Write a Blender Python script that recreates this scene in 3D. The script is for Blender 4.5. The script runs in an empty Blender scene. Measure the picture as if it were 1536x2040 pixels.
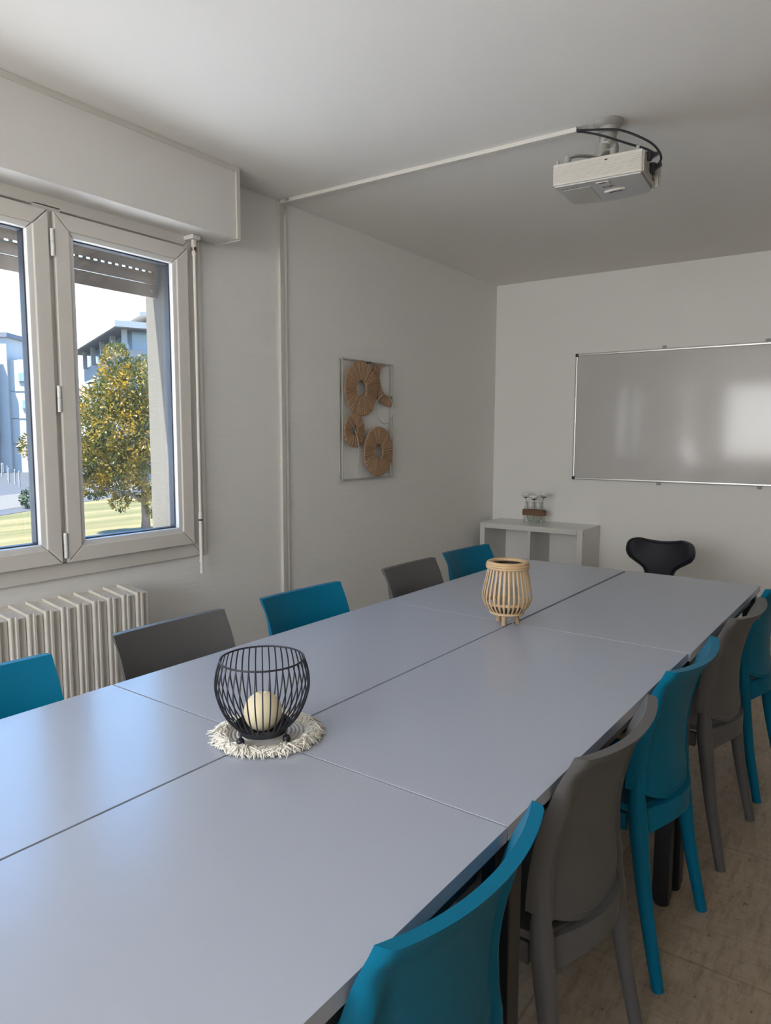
import bpy, bmesh, math, random
from mathutils import Vector, Matrix
sc = bpy.context.scene
COL = sc.collection
PI = math.pi
R = math.radians

# ---------------------------------------------------------------- camera
F_PX, YAW, PITCH, ROLL, CAM_H = 1415.64, -0.6131, -0.1060, 0.0036, 1.3116
fw = Vector((math.sin(YAW) * math.cos(PITCH), math.cos(YAW) * math.cos(PITCH), math.sin(PITCH)))
rt = Vector((math.cos(YAW), -math.sin(YAW), 0))
up = rt.cross(fw)
r2 = rt * math.cos(ROLL) + up * math.sin(ROLL)
u2 = -rt * math.sin(ROLL) + up * math.cos(ROLL)
cd = bpy.data.cameras.new('camera')
cam = bpy.data.objects.new('camera', cd)
COL.objects.link(cam)
cd.sensor_fit = 'VERTICAL'
cd.sensor_height = 24.0
cd.lens = F_PX * 24.0 / 2040.0
cd.clip_start = 0.02
cd.clip_end = 500
m = Matrix((r2, u2, -fw)).transposed().to_4x4()
m.translation = (0, 0, CAM_H)
cam.matrix_world = m
sc.camera = cam

# ---------------------------------------------------------------- light and exposure
sc.view_settings.view_transform = 'Standard'
sc.view_settings.look = 'None'
sc.view_settings.gamma = 1.0
sc.view_settings.use_curve_mapping = False
sc.view_settings.exposure = 0.0
SKY = 5.6
SUN = 36.0
REAR = 60.0
SIDE_FILL = 9.0
wd = bpy.data.worlds.new('sky')
sc.world = wd
wd.use_nodes = True
nt = wd.node_tree
nt.nodes.clear()
tc = nt.nodes.new('ShaderNodeTexCoord')
sep = nt.nodes.new('ShaderNodeSeparateXYZ')
rmp = nt.nodes.new('ShaderNodeValToRGB')
bg = nt.nodes.new('ShaderNodeBackground')
wo = nt.nodes.new('ShaderNodeOutputWorld')
nt.links.new(tc.outputs['Generated'], sep.inputs[0])
nt.links.new(sep.outputs['Z'], rmp.inputs[0])
nt.links.new(rmp.outputs[0], bg.inputs[0])
nt.links.new(bg.outputs[0], wo.inputs[0])
cr = rmp.color_ramp
cr.elements[0].position = 0.0
cr.elements[0].color = (0.43, 0.48, 0.53, 1)
cr.elements[1].position = 0.8
cr.elements[1].color = (0.14, 0.38, 0.95, 1)
e = cr.elements.new(0.18)
e.color = (0.36, 0.45, 0.55, 1)
e = cr.elements.new(0.38)
e.color = (0.22, 0.49, 0.92, 1)
bg.inputs[1].default_value = SKY

def light(name, kind, loc, direction, energy, color, sx=None, sy=None):
    ld = bpy.data.lights.new(name, kind)
    ld.energy = energy
    ld.color = color
    if kind == 'AREA':
        ld.shape = 'RECTANGLE'
        ld.size = sx
        ld.size_y = sy
    lo = bpy.data.objects.new(name, ld)
    lo.location = loc
    lo.rotation_euler = Vector(direction).to_track_quat('-Z', 'Y').to_euler()
    COL.objects.link(lo)
    return lo
s = light('sun', 'SUN', (0, 0, 20), (0.10, 0.35, -0.93), SUN, (1.0, 0.93, 0.82))
s.data.angle = R(0.6)
# daylight through the window in the rear wall (the one mirrored in the whiteboard)
light('rear_window_daylight', 'AREA', (-0.90, -2.22, 1.55), (0, 1, 0.08), REAR, (1.0, 0.97, 0.92), 2.2, 1.05)
# added fill lamp in an unseen side opening, aimed up to imitate ground bounce
light('side_fill_up', 'AREA', (-2.40, -1.50, 1.15), (1, 0, 0.85), SIDE_FILL, (1.0, 0.96, 0.91), 0.65, 0.55)

# ---------------------------------------------------------------- materials
def mat(name, color, rough=0.5, metal=0.0, spec=0.5, bump=None, vary=None, coat=0.0, trans=0.0):
    """bump=(scale, strength, stretch xyz); vary=(scale, amount, color2, stretch xyz)"""
    M = bpy.data.materials.new(name)
    M.use_nodes = True
    t = M.node_tree
    b = t.nodes['Principled BSDF']
    b.inputs['Base Color'].default_value = (*color, 1)
    b.inputs['Roughness'].default_value = rough
    b.inputs['Metallic'].default_value = metal
    b.inputs['Specular IOR Level'].default_value = spec
    b.inputs['Coat Weight'].default_value = coat
    if trans:
        b.inputs['Subsurface Weight'].default_value = trans
        b.inputs['Subsurface Radius'].default_value = (0.02, 0.015, 0.008)
    if bump or vary:
        co = t.nodes.new('ShaderNodeTexCoord')
    if vary:
        mp = t.nodes.new('ShaderNodeMapping')
        mp.inputs['Scale'].default_value = vary[3] if len(vary) > 3 else (1, 1, 1)
        n = t.nodes.new('ShaderNodeTexNoise')
        n.inputs['Scale'].default_value = vary[0]
        n.inputs['Detail'].default_value = 6
        n.inputs['Roughness'].default_value = 0.65
        r = t.nodes.new('ShaderNodeValToRGB')
        r.color_ramp.elements[0].position = 0.5 - vary[1]
        r.color_ramp.elements[1].position = 0.5 + vary[1]
        r.color_ramp.elements[0].color = (*color, 1)
        r.color_ramp.elements[1].color = (*vary[2], 1)
        t.links.new(co.outputs['Object'], mp.inputs[0])
        t.links.new(mp.outputs[0], n.inputs['Vector'])
        t.links.new(n.outputs['Fac'], r.inputs[0])
        t.links.new(r.outputs[0], b.inputs['Base Color'])
    if bump:
        mp = t.nodes.new('ShaderNodeMapping')
        mp.inputs['Scale'].default_value = bump[2] if len(bump) > 2 else (1, 1, 1)
        n = t.nodes.new('ShaderNodeTexNoise')
        n.inputs['Scale'].default_value = bump[0]
        n.inputs['Detail'].default_value = 3
        bn = t.nodes.new('ShaderNodeBump')
        bn.inputs['Strength'].default_value = bump[1]
        bn.inputs['Distance'].default_value = 0.004
        t.links.new(co.outputs['Object'], mp.inputs[0])
        t.links.new(mp.outputs[0], n.inputs['Vector'])
        t.links.new(n.outputs['Fac'], bn.inputs['Height'])
        t.links.new(bn.outputs[0], b.inputs['Normal'])
    return M

def glass_mat(name, tint=(1, 1, 1), refl=0.9):
    M = bpy.data.materials.new(name)
    M.use_nodes = True
    t = M.node_tree
    t.nodes.clear()
    o = t.nodes.new('ShaderNodeOutputMaterial')
    mx = t.nodes.new('ShaderNodeMixShader')
    tr = t.nodes.new('ShaderNodeBsdfTransparent')
    tr.inputs[0].default_value = (*tint, 1)
    gl = t.nodes.new('ShaderNodeBsdfGlossy')
    gl.inputs['Roughness'].default_value = 0.02
    gl.inputs[0].default_value = (refl, refl, refl, 1)
    fr = t.nodes.new('ShaderNodeLayerWeight')
    fr.inputs['Blend'].default_value = 0.5
    pw = t.nodes.new('ShaderNodeMath')
    pw.operation = 'POWER'
    pw.inputs[1].default_value = 4.0
    ad = t.nodes.new('ShaderNodeMath')
    ad.operation = 'MULTIPLY_ADD'
    ad.inputs[1].default_value = 0.55
    ad.inputs[2].default_value = 0.04
    t.links.new(fr.outputs['Facing'], pw.inputs[0])
    t.links.new(pw.outputs[0], ad.inputs[0])
    t.links.new(ad.outputs[0], mx.inputs[0])
    t.links.new(tr.outputs[0], mx.inputs[1])
    t.links.new(gl.outputs[0], mx.inputs[2])
    t.links.new(mx.outputs[0], o.inputs[0])
    return M

M = {}
M['wall'] = mat('wall_paint', (0.89, 0.877, 0.845), 0.75, spec=0.25, bump=(9, 0.25, (1, 1, 14)))
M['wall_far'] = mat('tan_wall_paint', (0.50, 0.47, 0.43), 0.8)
M['wall_back'] = mat('back_wall_paint', (0.89, 0.877, 0.845), 0.7, spec=0.25, bump=(60, 0.12))
M['ceiling'] = mat('ceiling_paint', (0.88, 0.86, 0.82), 0.85, spec=0.2, bump=(40, 0.1))
M['trim'] = mat('trim_paint', (0.66, 0.64, 0.585), 0.45)
M['box'] = mat('box_paint', (0.75, 0.725, 0.69), 0.5, bump=(18, 0.05))
M['pvc'] = mat('window_pvc', (0.72, 0.69, 0.635), 0.38)
M['bead'] = mat('bead_pvc', (0.80, 0.79, 0.77), 0.32)
M['gasket'] = mat('gasket_rubber', (0.05, 0.06, 0.08), 0.5)
M['glass'] = glass_mat('window_glass', (0.97, 0.985, 0.99))
M['shutter'] = mat('shutter_slat', (0.24, 0.20, 0.18), 0.5)
M['render'] = mat('outside_render', (0.092, 0.084, 0.072), 0.9, bump=(120, 0.4))
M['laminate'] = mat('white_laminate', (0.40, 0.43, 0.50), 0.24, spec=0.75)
M['edge'] = mat('table_edge', (0.66, 0.65, 0.63), 0.4)
M['black_metal'] = mat('black_metal', (0.012, 0.012, 0.014), 0.4)
M['rail'] = mat('grey_rail', (0.05, 0.05, 0.055), 0.4)
M['teal'] = mat('teal_plastic', (0.0005, 0.145, 0.255), 0.42, spec=0.16, bump=(500, 0.04))
M['grey'] = mat('grey_plastic', (0.110, 0.107, 0.105), 0.42, spec=0.35, bump=(500, 0.04))
M['white_board'] = mat('white_board_face', (0.58, 0.56, 0.54), 0.10, spec=0.5, vary=(3.0, 0.3, (0.61, 0.59, 0.57)))
M['alu'] = mat('aluminium', (0.62, 0.62, 0.61), 0.35, metal=0.8)
M['cap'] = mat('black_cap', (0.02, 0.02, 0.022), 0.45)
M['clip'] = mat('grey_clip', (0.38, 0.37, 0.35), 0.4)
M['shelf'] = mat('white_shelf', (0.72, 0.71, 0.68), 0.25)
M['wire'] = mat('black_wire', (0.016, 0.017, 0.024), 0.42)
M['candle'] = mat('cream_wax', (0.80, 0.70, 0.47), 0.5, trans=0.25)
M['cotton'] = mat('cotton_fringe', (0.82, 0.78, 0.69), 0.9)
M['jute'] = mat('jute_cord', (0.62, 0.58, 0.52), 0.9)
M['bamboo'] = mat('bamboo', (0.60, 0.40, 0.215), 0.45, vary=(40, 0.3, (0.68, 0.48, 0.28), (1, 1, .15)))
M['wood'] = mat('turned_wood', (0.44, 0.28, 0.17), 0.5, vary=(60, 0.3, (0.52, 0.35, 0.22), (1, 1, .2)))
M['lantern_dark'] = mat('dark_lining', (0.03, 0.018, 0.015), 0.5)
M['clear'] = glass_mat('clear_glass', (0.93, 0.95, 0.94), 0.9)
M['frame_paint'] = mat('pale_frame_paint', (0.46, 0.46, 0.43), 0.45)
M['raffia'] = mat('raffia', (0.35, 0.22, 0.13), 0.85, spec=0.15, vary=(60, 0.25, (0.48, 0.315, 0.195)))
M['raffia_band'] = mat('raffia_band', (0.20, 0.10, 0.06), 0.75, vary=(160, 0.3, (0.30, 0.16, 0.1), (.2, .2, 3)))
M['stem'] = mat('stem_green', (0.02, 0.035, 0.015), 0.6)
M['petal'] = mat('white_petal', (0.90, 0.90, 0.88), 0.7)
M['leather'] = mat('black_leather', (0.008, 0.009, 0.015), 0.5, spec=0.25, bump=(150, 0.05))
M['piping'] = mat('black_piping', (0.006, 0.006, 0.009), 0.5)
M['chrome'] = mat('chrome', (0.7, 0.7, 0.7), 0.15, metal=1.0)
M['proj'] = mat('projector_plastic', (0.56, 0.535, 0.485), 0.42)
M['proj_under'] = mat('projector_top_shell', (0.50, 0.49, 0.475), 0.45)
M['proj_panel'] = mat('projector_panel', (0.47, 0.45, 0.40), 0.4)
M['print'] = mat('grey_print', (0.09, 0.09, 0.09), 0.5)
M['dark'] = mat('dark_slot', (0.02, 0.02, 0.02), 0.6)
M['mount'] = mat('mount_grey', (0.36, 0.355, 0.325), 0.4, metal=0.2)
M['cable'] = mat('black_cable', (0.012, 0.012, 0.018), 0.45)
M['radiator'] = mat('radiator_paint', (0.66, 0.61, 0.535), 0.45, vary=(14, 0.25, (0.74, 0.70, 0.63), (1, 1, .3)))
M['rust'] = mat('chipped_metal', (0.08, 0.06, 0.05), 0.6)
M['white_metal'] = mat('white_metal', (0.76, 0.73, 0.68), 0.4)
M['lawn'] = mat('lawn_grass', (0.046, 0.043, 0.004), 0.95, vary=(1.6, 0.07, (0.096, 0.076, 0.026), (0.45, 0.02, 1)))
M['bounce_ground'] = mat('pale_bounce_ground', (0.80, 0.78, 0.75), 0.9, vary=(2, 0.3, (0.74, 0.72, 0.69)))
M['pavement'] = mat('pavement_slabs', (0.06, 0.055, 0.048), 0.9)
M['asphalt'] = mat('asphalt', (0.022, 0.024, 0.030), 0.9, vary=(3, 0.3, (0.027, 0.029, 0.036)))
M['road_paint'] = mat('road_paint', (0.055, 0.058, 0.062), 0.8)
M['bld'] = mat('pale_facade', (0.36, 0.345, 0.32), 0.8, vary=(0.6, 0.3, (0.39, 0.375, 0.35)))
M['bld_white'] = mat('white_facade', (0.24, 0.24, 0.24), 0.7)
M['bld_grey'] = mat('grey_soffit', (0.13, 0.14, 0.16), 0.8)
M['bld_glass'] = mat('blue_glazing', (0.16, 0.25, 0.33), 0.12, spec=0.8)
M['bld_green'] = mat('roof_planting', (0.05, 0.08, 0.025), 0.9)
M['bark'] = mat('bark', (0.10, 0.075, 0.06), 0.9, bump=(20, 0.5))
M['leafy'] = mat('leaf_green', (0.075, 0.10, 0.03), 0.35, vary=(1.3, 0.16, (0.34, 0.22, 0.03)))
M['hedge'] = mat('hedge_green', (0.02, 0.045, 0.01), 0.6)

# translucent glow of back-lit leaves
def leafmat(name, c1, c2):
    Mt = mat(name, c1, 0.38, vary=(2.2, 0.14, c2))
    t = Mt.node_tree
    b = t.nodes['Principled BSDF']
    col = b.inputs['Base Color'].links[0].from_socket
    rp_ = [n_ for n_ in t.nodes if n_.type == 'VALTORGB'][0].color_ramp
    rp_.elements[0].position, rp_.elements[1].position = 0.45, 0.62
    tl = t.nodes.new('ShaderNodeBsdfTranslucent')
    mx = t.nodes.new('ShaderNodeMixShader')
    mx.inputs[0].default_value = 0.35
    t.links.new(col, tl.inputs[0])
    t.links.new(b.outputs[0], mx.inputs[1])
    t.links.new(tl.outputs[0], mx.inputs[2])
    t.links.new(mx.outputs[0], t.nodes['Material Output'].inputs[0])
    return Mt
M['leafy'] = leafmat('leaf_green', (0.034, 0.052, 0.010), (0.32, 0.20, 0.018))  # gold second tone paints sunlit highlights into the leaves, beside their rusty undersides

# terrazzo-like floor
def floor_mat():
    Mt = bpy.data.materials.new('floor_stone')
    Mt.use_nodes = True
    t = Mt.node_tree
    b = t.nodes['Principled BSDF']
    b.inputs['Roughness'].default_value = 0.42
    co = t.nodes.new('ShaderNodeTexCoord')
    def noise(scale, stretch, detail=6):
        mp = t.nodes.new('ShaderNodeMapping')
        mp.inputs['Scale'].default_value = stretch
        n = t.nodes.new('ShaderNodeTexNoise')
        n.inputs['Scale'].default_value = scale
        n.inputs['Detail'].default_value = detail
        n.inputs['Roughness'].default_value = 0.7
        t.links.new(co.outputs['Object'], mp.inputs[0])
        t.links.new(mp.outputs[0], n.inputs['Vector'])
        return n.outputs['Fac']
    def ramp(fac, stops):
        r = t.nodes.new('ShaderNodeValToRGB')
        r.color_ramp.elements[0].position, r.color_ramp.elements[0].color = stops[0][0], (*stops[0][1], 1)
        r.color_ramp.elements[1].position, r.color_ramp.elements[1].color = stops[-1][0], (*stops[-1][1], 1)
        for p_, c_ in stops[1:-1]:
            e_ = r.color_ramp.elements.new(p_)
            e_.color = (*c_, 1)
        t.links.new(fac, r.inputs[0])
        return r.outputs[0]
    def mul(a_, b_):
        x = t.nodes.new('ShaderNodeMix')
        x.data_type = 'RGBA'
        x.blend_type = 'MULTIPLY'
        x.inputs['Factor'].default_value = 1
        t.links.new(a_, x.inputs['A'])
        t.links.new(b_, x.inputs['B'])
        return x.outputs['Result']
    base = ramp(noise(2.2, (1, 1, 1)), [(0.3, (0.37, 0.29, 0.20)), (0.7, (0.47, 0.385, 0.285))])
    streak = ramp(noise(9, (6.5, 1.1, 1)), [(0.33, (0.70, 0.66, 0.62)), (0.5, (0.96, 0.95, 0.94)), (0.72, (1.08, 1.08, 1.08))])
    streak2 = ramp(noise(9, (1.1, 7, 1)), [(0.30, (0.80, 0.78, 0.76)), (0.5, (1, 1, 1)), (0.7, (1.04, 1.04, 1.04))])
    pits = ramp(noise(34, (1.6, 1, 1), 8), [(0.33, (0.22, 0.2, 0.18)), (0.385, (1, 1, 1)), (0.9, (1, 1, 1))])
    # tile joints
    br = t.nodes.new('ShaderNodeTexBrick')
    br.offset = 0.0
    br.inputs['Scale'].default_value = 1.0
    br.inputs['Color1'].default_value = (1, 1, 1, 1)
    br.inputs['Color2'].default_value = (0.93, 0.93, 0.93, 1)
    br.inputs['Mortar'].default_value = (0.72, 0.7, 0.68, 1)
    br.inputs['Mortar Size'].default_value = 0.003
    br.inputs['Brick Width'].default_value = 0.6
    br.inputs['Row Height'].default_value = 0.6
    t.links.new(co.outputs['Object'], br.inputs[0])
    c = mul(mul(mul(mul(base, streak), streak2), pits), br.outputs[0])
    t.links.new(c, b.inputs['Base Color'])
    return Mt
M['floor'] = floor_mat()

# ---------------------------------------------------------------- mesh helpers
def bm_new():
    return bmesh.new()

def add_box(bm, c, s, rot=None, bev=0.0, seg=2):
    g = bmesh.ops.create_cube(bm, size=1.0)
    vs = g['verts']
    bmesh.ops.scale(bm, vec=Vector(s), verts=vs)
    if bev > 0:
        es = list({e_ for v in vs for e_ in v.link_edges})
        r_ = bmesh.ops.bevel(bm, geom=es, offset=bev, segments=seg, profile=0.5, affect='EDGES')
        vs = list({v for f_ in r_['faces'] for v in f_.verts} | {v for v in vs if v.is_valid})
    if rot is not None:
        bmesh.ops.rotate(bm, cent=(0, 0, 0), matrix=rot, verts=vs)
    bmesh.ops.translate(bm, vec=Vector(c), verts=vs)
    return vs

def box6(bm, x0, x1, y0, y1, z0, z1, bev=0.0):
    return add_box(bm, ((x0 + x1) / 2, (y0 + y1) / 2, (z0 + z1) / 2), (abs(x1 - x0), abs(y1 - y0), abs(z1 - z0)), None, bev)

def add_tube(bm, pts, rad, segs=10, closed=False, ref=None, cap=True):
    """rad: number, list of numbers, or list of (ra, rb); ref: fixed direction of the ra axis"""
    pts = [Vector(p_) for p_ in pts]
    n = len(pts)
    rings = []
    prev = None
    for i, p_ in enumerate(pts):
        if closed:
            tg = pts[(i + 1) % n] - pts[i - 1]
        else:
            tg = pts[min(i + 1, n - 1)] - pts[max(i - 1, 0)]
        tg.normalize()
        if ref is not None:
            a_ = Vector(ref)
        elif prev is not None:
            a_ = prev
        else:
            a_ = Vector((0, 0, 1)) if abs(tg.z) < 0.9 else Vector((1, 0, 0))
        a_ = a_ - tg * a_.dot(tg)
        a_.normalize()
        b_ = tg.cross(a_)
        prev = a_
        rr = rad[i] if isinstance(rad, (list, tuple)) else rad
        ra, rb = rr if isinstance(rr, (list, tuple)) else (rr, rr)
        rings.append([bm.verts.new(p_ + a_ * (math.cos(2 * PI * k / segs) * ra) + b_ * (math.sin(2 * PI * k / segs) * rb)) for k in range(segs)])
    m_ = n if closed else n - 1
    for i in range(m_):
        A, B = rings[i], rings[(i + 1) % n]
        for k in range(segs):
            bm.faces.new((A[k], A[(k + 1) % segs], B[(k + 1) % segs], B[k]))
    if cap and not closed:
        bm.faces.new(list(reversed(rings[0])))
        bm.faces.new(rings[-1])
    return rings

def add_lathe(bm, prof, segs=32, c=(0, 0, 0), axis='z', cap=True):
    c = Vector(c)
    def P(r_, h_, a_):
        x, y = r_ * math.cos(a_), r_ * math.sin(a_)
        if axis == 'z': return c + Vector((x, y, h_))
        if axis == 'x': return c + Vector((h_, x, y))
        return c + Vector((y, h_, x))
    rings = [[bm.verts.new(P(r_, h_, 2 * PI * k / segs)) for k in range(segs)] for r_, h_ in prof]
    for A, B in zip(rings, rings[1:]):
        for k in range(segs):
            bm.faces.new((A[k], A[(k + 1) % segs], B[(k + 1) % segs], B[k]))
    if cap:
        if prof[0][0] > 1e-5: bm.faces.new(list(reversed(rings[0])))
        if prof[-1][0] > 1e-5: bm.faces.new(rings[-1])

def add_torus(bm, R_, r_, c=(0, 0, 0), segs=48, ms=10, axis='z'):
    c = Vector(c)
    pts = []
    for k in range(segs):
        a_ = 2 * PI * k / segs
        x, y = R_ * math.cos(a_), R_ * math.sin(a_)
        pts.append(c + (Vector((x, y, 0)) if axis == 'z' else Vector((0, x, y)) if axis == 'x' else Vector((x, 0, y))))
    add_tube(bm, pts, r_, ms, closed=True)

def add_sphere(bm, c, r_, sub=2, scale=(1, 1, 1)):
    g = bmesh.ops.create_icosphere(bm, subdivisions=sub, radius=r_)
    bmesh.ops.scale(bm, vec=Vector(scale), verts=g['verts'])
    bmesh.ops.translate(bm, vec=Vector(c), verts=g['verts'])

def add_shell(bm, front, back, nu, nv):
    """closed solid between two (nu+1)x(nv+1) point grids given as functions of (i,j)"""
    F = [[bm.verts.new(front(i, j)) for j in range(nv + 1)] for i in range(nu + 1)]
    B = [[bm.verts.new(back(i, j)) for j in range(nv + 1)] for i in range(nu + 1)]
    for i in range(nu):
        for j in range(nv):
            bm.faces.new((F[i][j], F[i + 1][j], F[i + 1][j + 1], F[i][j + 1]))
            bm.faces.new((B[i][j], B[i][j + 1], B[i + 1][j + 1], B[i + 1][j]))
    for i in range(nu):
        bm.faces.new((F[i][0], B[i][0], B[i + 1][0], F[i + 1][0]))
        bm.faces.new((F[i][nv], F[i + 1][nv], B[i + 1][nv], B[i][nv]))
    for j in range(nv):
        bm.faces.new((F[0][j], F[0][j + 1], B[0][j + 1], B[0][j]))
        bm.faces.new((F[nu][j], B[nu][j], B[nu][j + 1], F[nu][j + 1]))

def add_prism(bm, poly, axis, a0, a1):
    """poly = list of 2D points; axis 'x': (y,z), 'y': (x,z), 'z': (x,y)"""
    def P(p_, a_):
        if axis == 'x': return (a_, p_[0], p_[1])
        if axis == 'y': return (p_[0], a_, p_[1])
        return (p_[0], p_[1], a_)
    A = [bm.verts.new(P(p_, a0)) for p_ in poly]
    B = [bm.verts.new(P(p_, a1)) for p_ in poly]
    n = len(poly)
    bm.faces.new(list(reversed(A)))
    bm.faces.new(B)
    for k in range(n):
        bm.faces.new((A[k], A[(k + 1) % n], B[(k + 1) % n], B[k]))

def obj(name, bm, m_, parent=None, angle=38, label=None, loc=None):
    bmesh.ops.recalc_face_normals(bm, faces=bm.faces)
    me = bpy.data.meshes.new(name)
    bm.to_mesh(me)
    bm.free()
    me.materials.append(M[m_] if isinstance(m_, str) else m_)
    for p_ in me.polygons: p_.use_smooth = True
    me.set_sharp_from_angle(angle=R(angle))
    o = bpy.data.objects.new(name, me)
    COL.objects.link(o)
    if len(me.polygons) < 3000:
        wn = o.modifiers.new('weighted_normal', 'WEIGHTED_NORMAL')
        wn.keep_sharp = True
        wn.weight = 80
    if parent is not None: o.parent = parent
    if loc is not None: o.location = loc
    if label: o['label'] = label
    return o

def tag(o, label, cat, group=None, kind=None):
    o['label'] = label
    o['category'] = cat
    if group: o['group'] = group
    if kind: o['kind'] = kind
    return o

def thing(name, label, cat, loc=(0, 0, 0), rotz=0.0, group=None, kind=None):
    o = bpy.data.objects.new(name, None)
    o.empty_display_size = 0.1
    o.location = loc
    o.rotation_euler = (0, 0, rotz)
    COL.objects.link(o)
    return tag(o, label, cat, group, kind)

def struct(name, bm, m_, parent=None, label=None, cat=None):
    o = obj(name, bm, m_, parent)
    o['kind'] = 'structure'
    if label: tag(o, label, cat, None, 'structure')
    return o

def dup(root, loc, rotz, label, group=None, remat=None):
    r = root.copy()
    COL.objects.link(r)
    r.location = loc
    r.rotation_euler = (0, 0, rotz)
    r['label'] = label
    if group: r['group'] = group
    for ch in root.children:
        c = ch.copy()
        COL.objects.link(c)
        c.parent = r
        for g in ch.children:
            d = g.copy()
            COL.objects.link(d)
            d.parent = c
    return r

def catmull(pts, n=6):
    pts = [Vector(p_) for p_ in pts]
    out = []
    for i in range(len(pts) - 1):
        p0 = pts[max(i - 1, 0)]; p1 = pts[i]; p2 = pts[i + 1]; p3 = pts[min(i + 2, len(pts) - 1)]
        for k in range(n):
            t = k / n
            out.append(0.5 * ((2 * p1) + (-p0 + p2) * t + (2 * p0 - 5 * p1 + 4 * p2 - p3) * t * t + (-p0 + 3 * p1 - 3 * p2 + p3) * t ** 3))
    out.append(pts[-1])
    return out

def interp(x, tab):
    if x <= tab[0][0]: return tab[0][1]
    for (a0, b0), (a1, b1) in zip(tab, tab[1:]):
        if x <= a1:
            t = (x - a0) / (a1 - a0)
            return b0 + (b1 - b0) * t
    return tab[-1][1]

def sinterp(x, tab):
    """smooth (cubic hermite) table lookup"""
    xs = [a_ for a_, _ in tab]; ys = [b_ for _, b_ in tab]
    n = len(xs)
    if x <= xs[0]: return ys[0]
    if x >= xs[-1]: return ys[-1]
    i = max(k for k in range(n - 1) if xs[k] <= x)
    def sl(k):
        if k == 0: return (ys[1] - ys[0]) / (xs[1] - xs[0])
        if k == n - 1: return (ys[-1] - ys[-2]) / (xs[-1] - xs[-2])
        return (ys[k + 1] - ys[k - 1]) / (xs[k + 1] - xs[k - 1])
    hh = xs[i + 1] - xs[i]
    t = (x - xs[i]) / hh
    return (ys[i] * (2 * t ** 3 - 3 * t * t + 1) + sl(i) * hh * (t ** 3 - 2 * t * t + t) + ys[i + 1] * (-2 * t ** 3 + 3 * t * t) + sl(i + 1) * hh * (t ** 3 - t * t))

def sstep(a_, b_, x):
    t = min(1, max(0, (x - a_) / (b_ - a_)))
    return t * t * (3 - 2 * t)

# ---------------------------------------------------------------- room shell
XL, YB, ZC = -2.38, 4.773, 2.394
XR, YR = 3.2, -2.2
WT = 0.21                                    # thickness of the outer wall
OY0, OY1, OZ0, OZ1 = 0.82, 1.945, 0.865, 2.22  # opening of the visible window
bm = bm_new(); box6(bm, XL - WT, XR + .1, YR - .1, YB + .1, -0.12, 0.0)
struct('floor', bm, 'floor', label='worn beige stone floor with dark pits and streaks', cat='floor')
bm = bm_new(); box6(bm, XL - WT, XR + .1, YR - .1, YB + .1, ZC, ZC + 0.15)
struct('ceiling', bm, 'ceiling', label='plain off white painted ceiling above the long table', cat='ceiling')
SY0, SY1, SZ0, SZ1 = -1.85, -1.15, 0.85, 2.05   # unseen opening added behind the camera around the side fill lamp
bm = bm_new()
box6(bm, XL - WT, XL, OY1, YB + .1, 0, ZC)
box6(bm, XL - WT, XL, SY1, OY0, 0, ZC)
box6(bm, XL - WT, XL, OY0, OY1, 0, OZ0)
box6(bm, XL - WT, XL, OY0, OY1, OZ1, ZC)
box6(bm, XL - WT, XL, YR - .1, SY0, 0, ZC)
box6(bm, XL - WT, XL, SY0, SY1, 0, SZ0)
box6(bm, XL - WT, XL, SY0, SY1, SZ1, ZC)
struct('wall_left', bm, 'wall', label='off white papered wall holding the window', cat='wall')
bm = bm_new(); box6(bm, XL, XR + .1, YB, YB + .1, 0, ZC)
struct('wall_back', bm, 'wall_back', label='off white wall behind the whiteboard', cat='wall')
bm = bm_new(); box6(bm, XR, XR + .1, YR - .1, YB, 0, ZC)
struct('wall_right', bm, 'wall_far', label='tan wall right of the chairs', cat='wall')
bm = bm_new()
box6(bm, XL, -2.06, YR - .1, YR, 0, ZC); box6(bm, 0.22, XR, YR - .1, YR, 0, ZC)
box6(bm, -2.06, 0.22, YR - .1, YR, 0, 1.02); box6(bm, -2.06, 0.22, YR - .1, YR, 2.09, ZC)
struct('wall_rear', bm, 'wall_back', label='off white wall behind the camera', cat='wall')
# outer skin of the reveal
bm = bm_new()
box6(bm, XL - WT - .012, XL - .09, OY1 - .012, OY1, OZ0, OZ1)
box6(bm, XL - WT - .012, XL - .09, OY0, OY0 + .012, OZ0, OZ1)
box6(bm, XL - WT - .012, XL - .09, OY0, OY1, OZ0 - .002, OZ0 + .012)
struct('trim_1', bm, 'render', label='sunlit rendered reveal outside the window', cat='window reveal')
# baseboards
bm = bm_new()
box6(bm, XL + .016, XR, YB - .016, YB, 0, .068, .002); box6(bm, XL + .016, XR, YB - .013, YB, .070, .098, .003)
struct('baseboard_back', bm, 'trim', label='beige two tier skirting along the back wall', cat='skirting')
bm = bm_new()
box6(bm, XL, XL + .016, YR, YB, 0, .068, .002); box6(bm, XL, XL + .013, YR, YB, .070, .098, .003)
struct('baseboard_left', bm, 'trim', label='beige two tier skirting along the window wall', cat='skirting')

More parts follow.
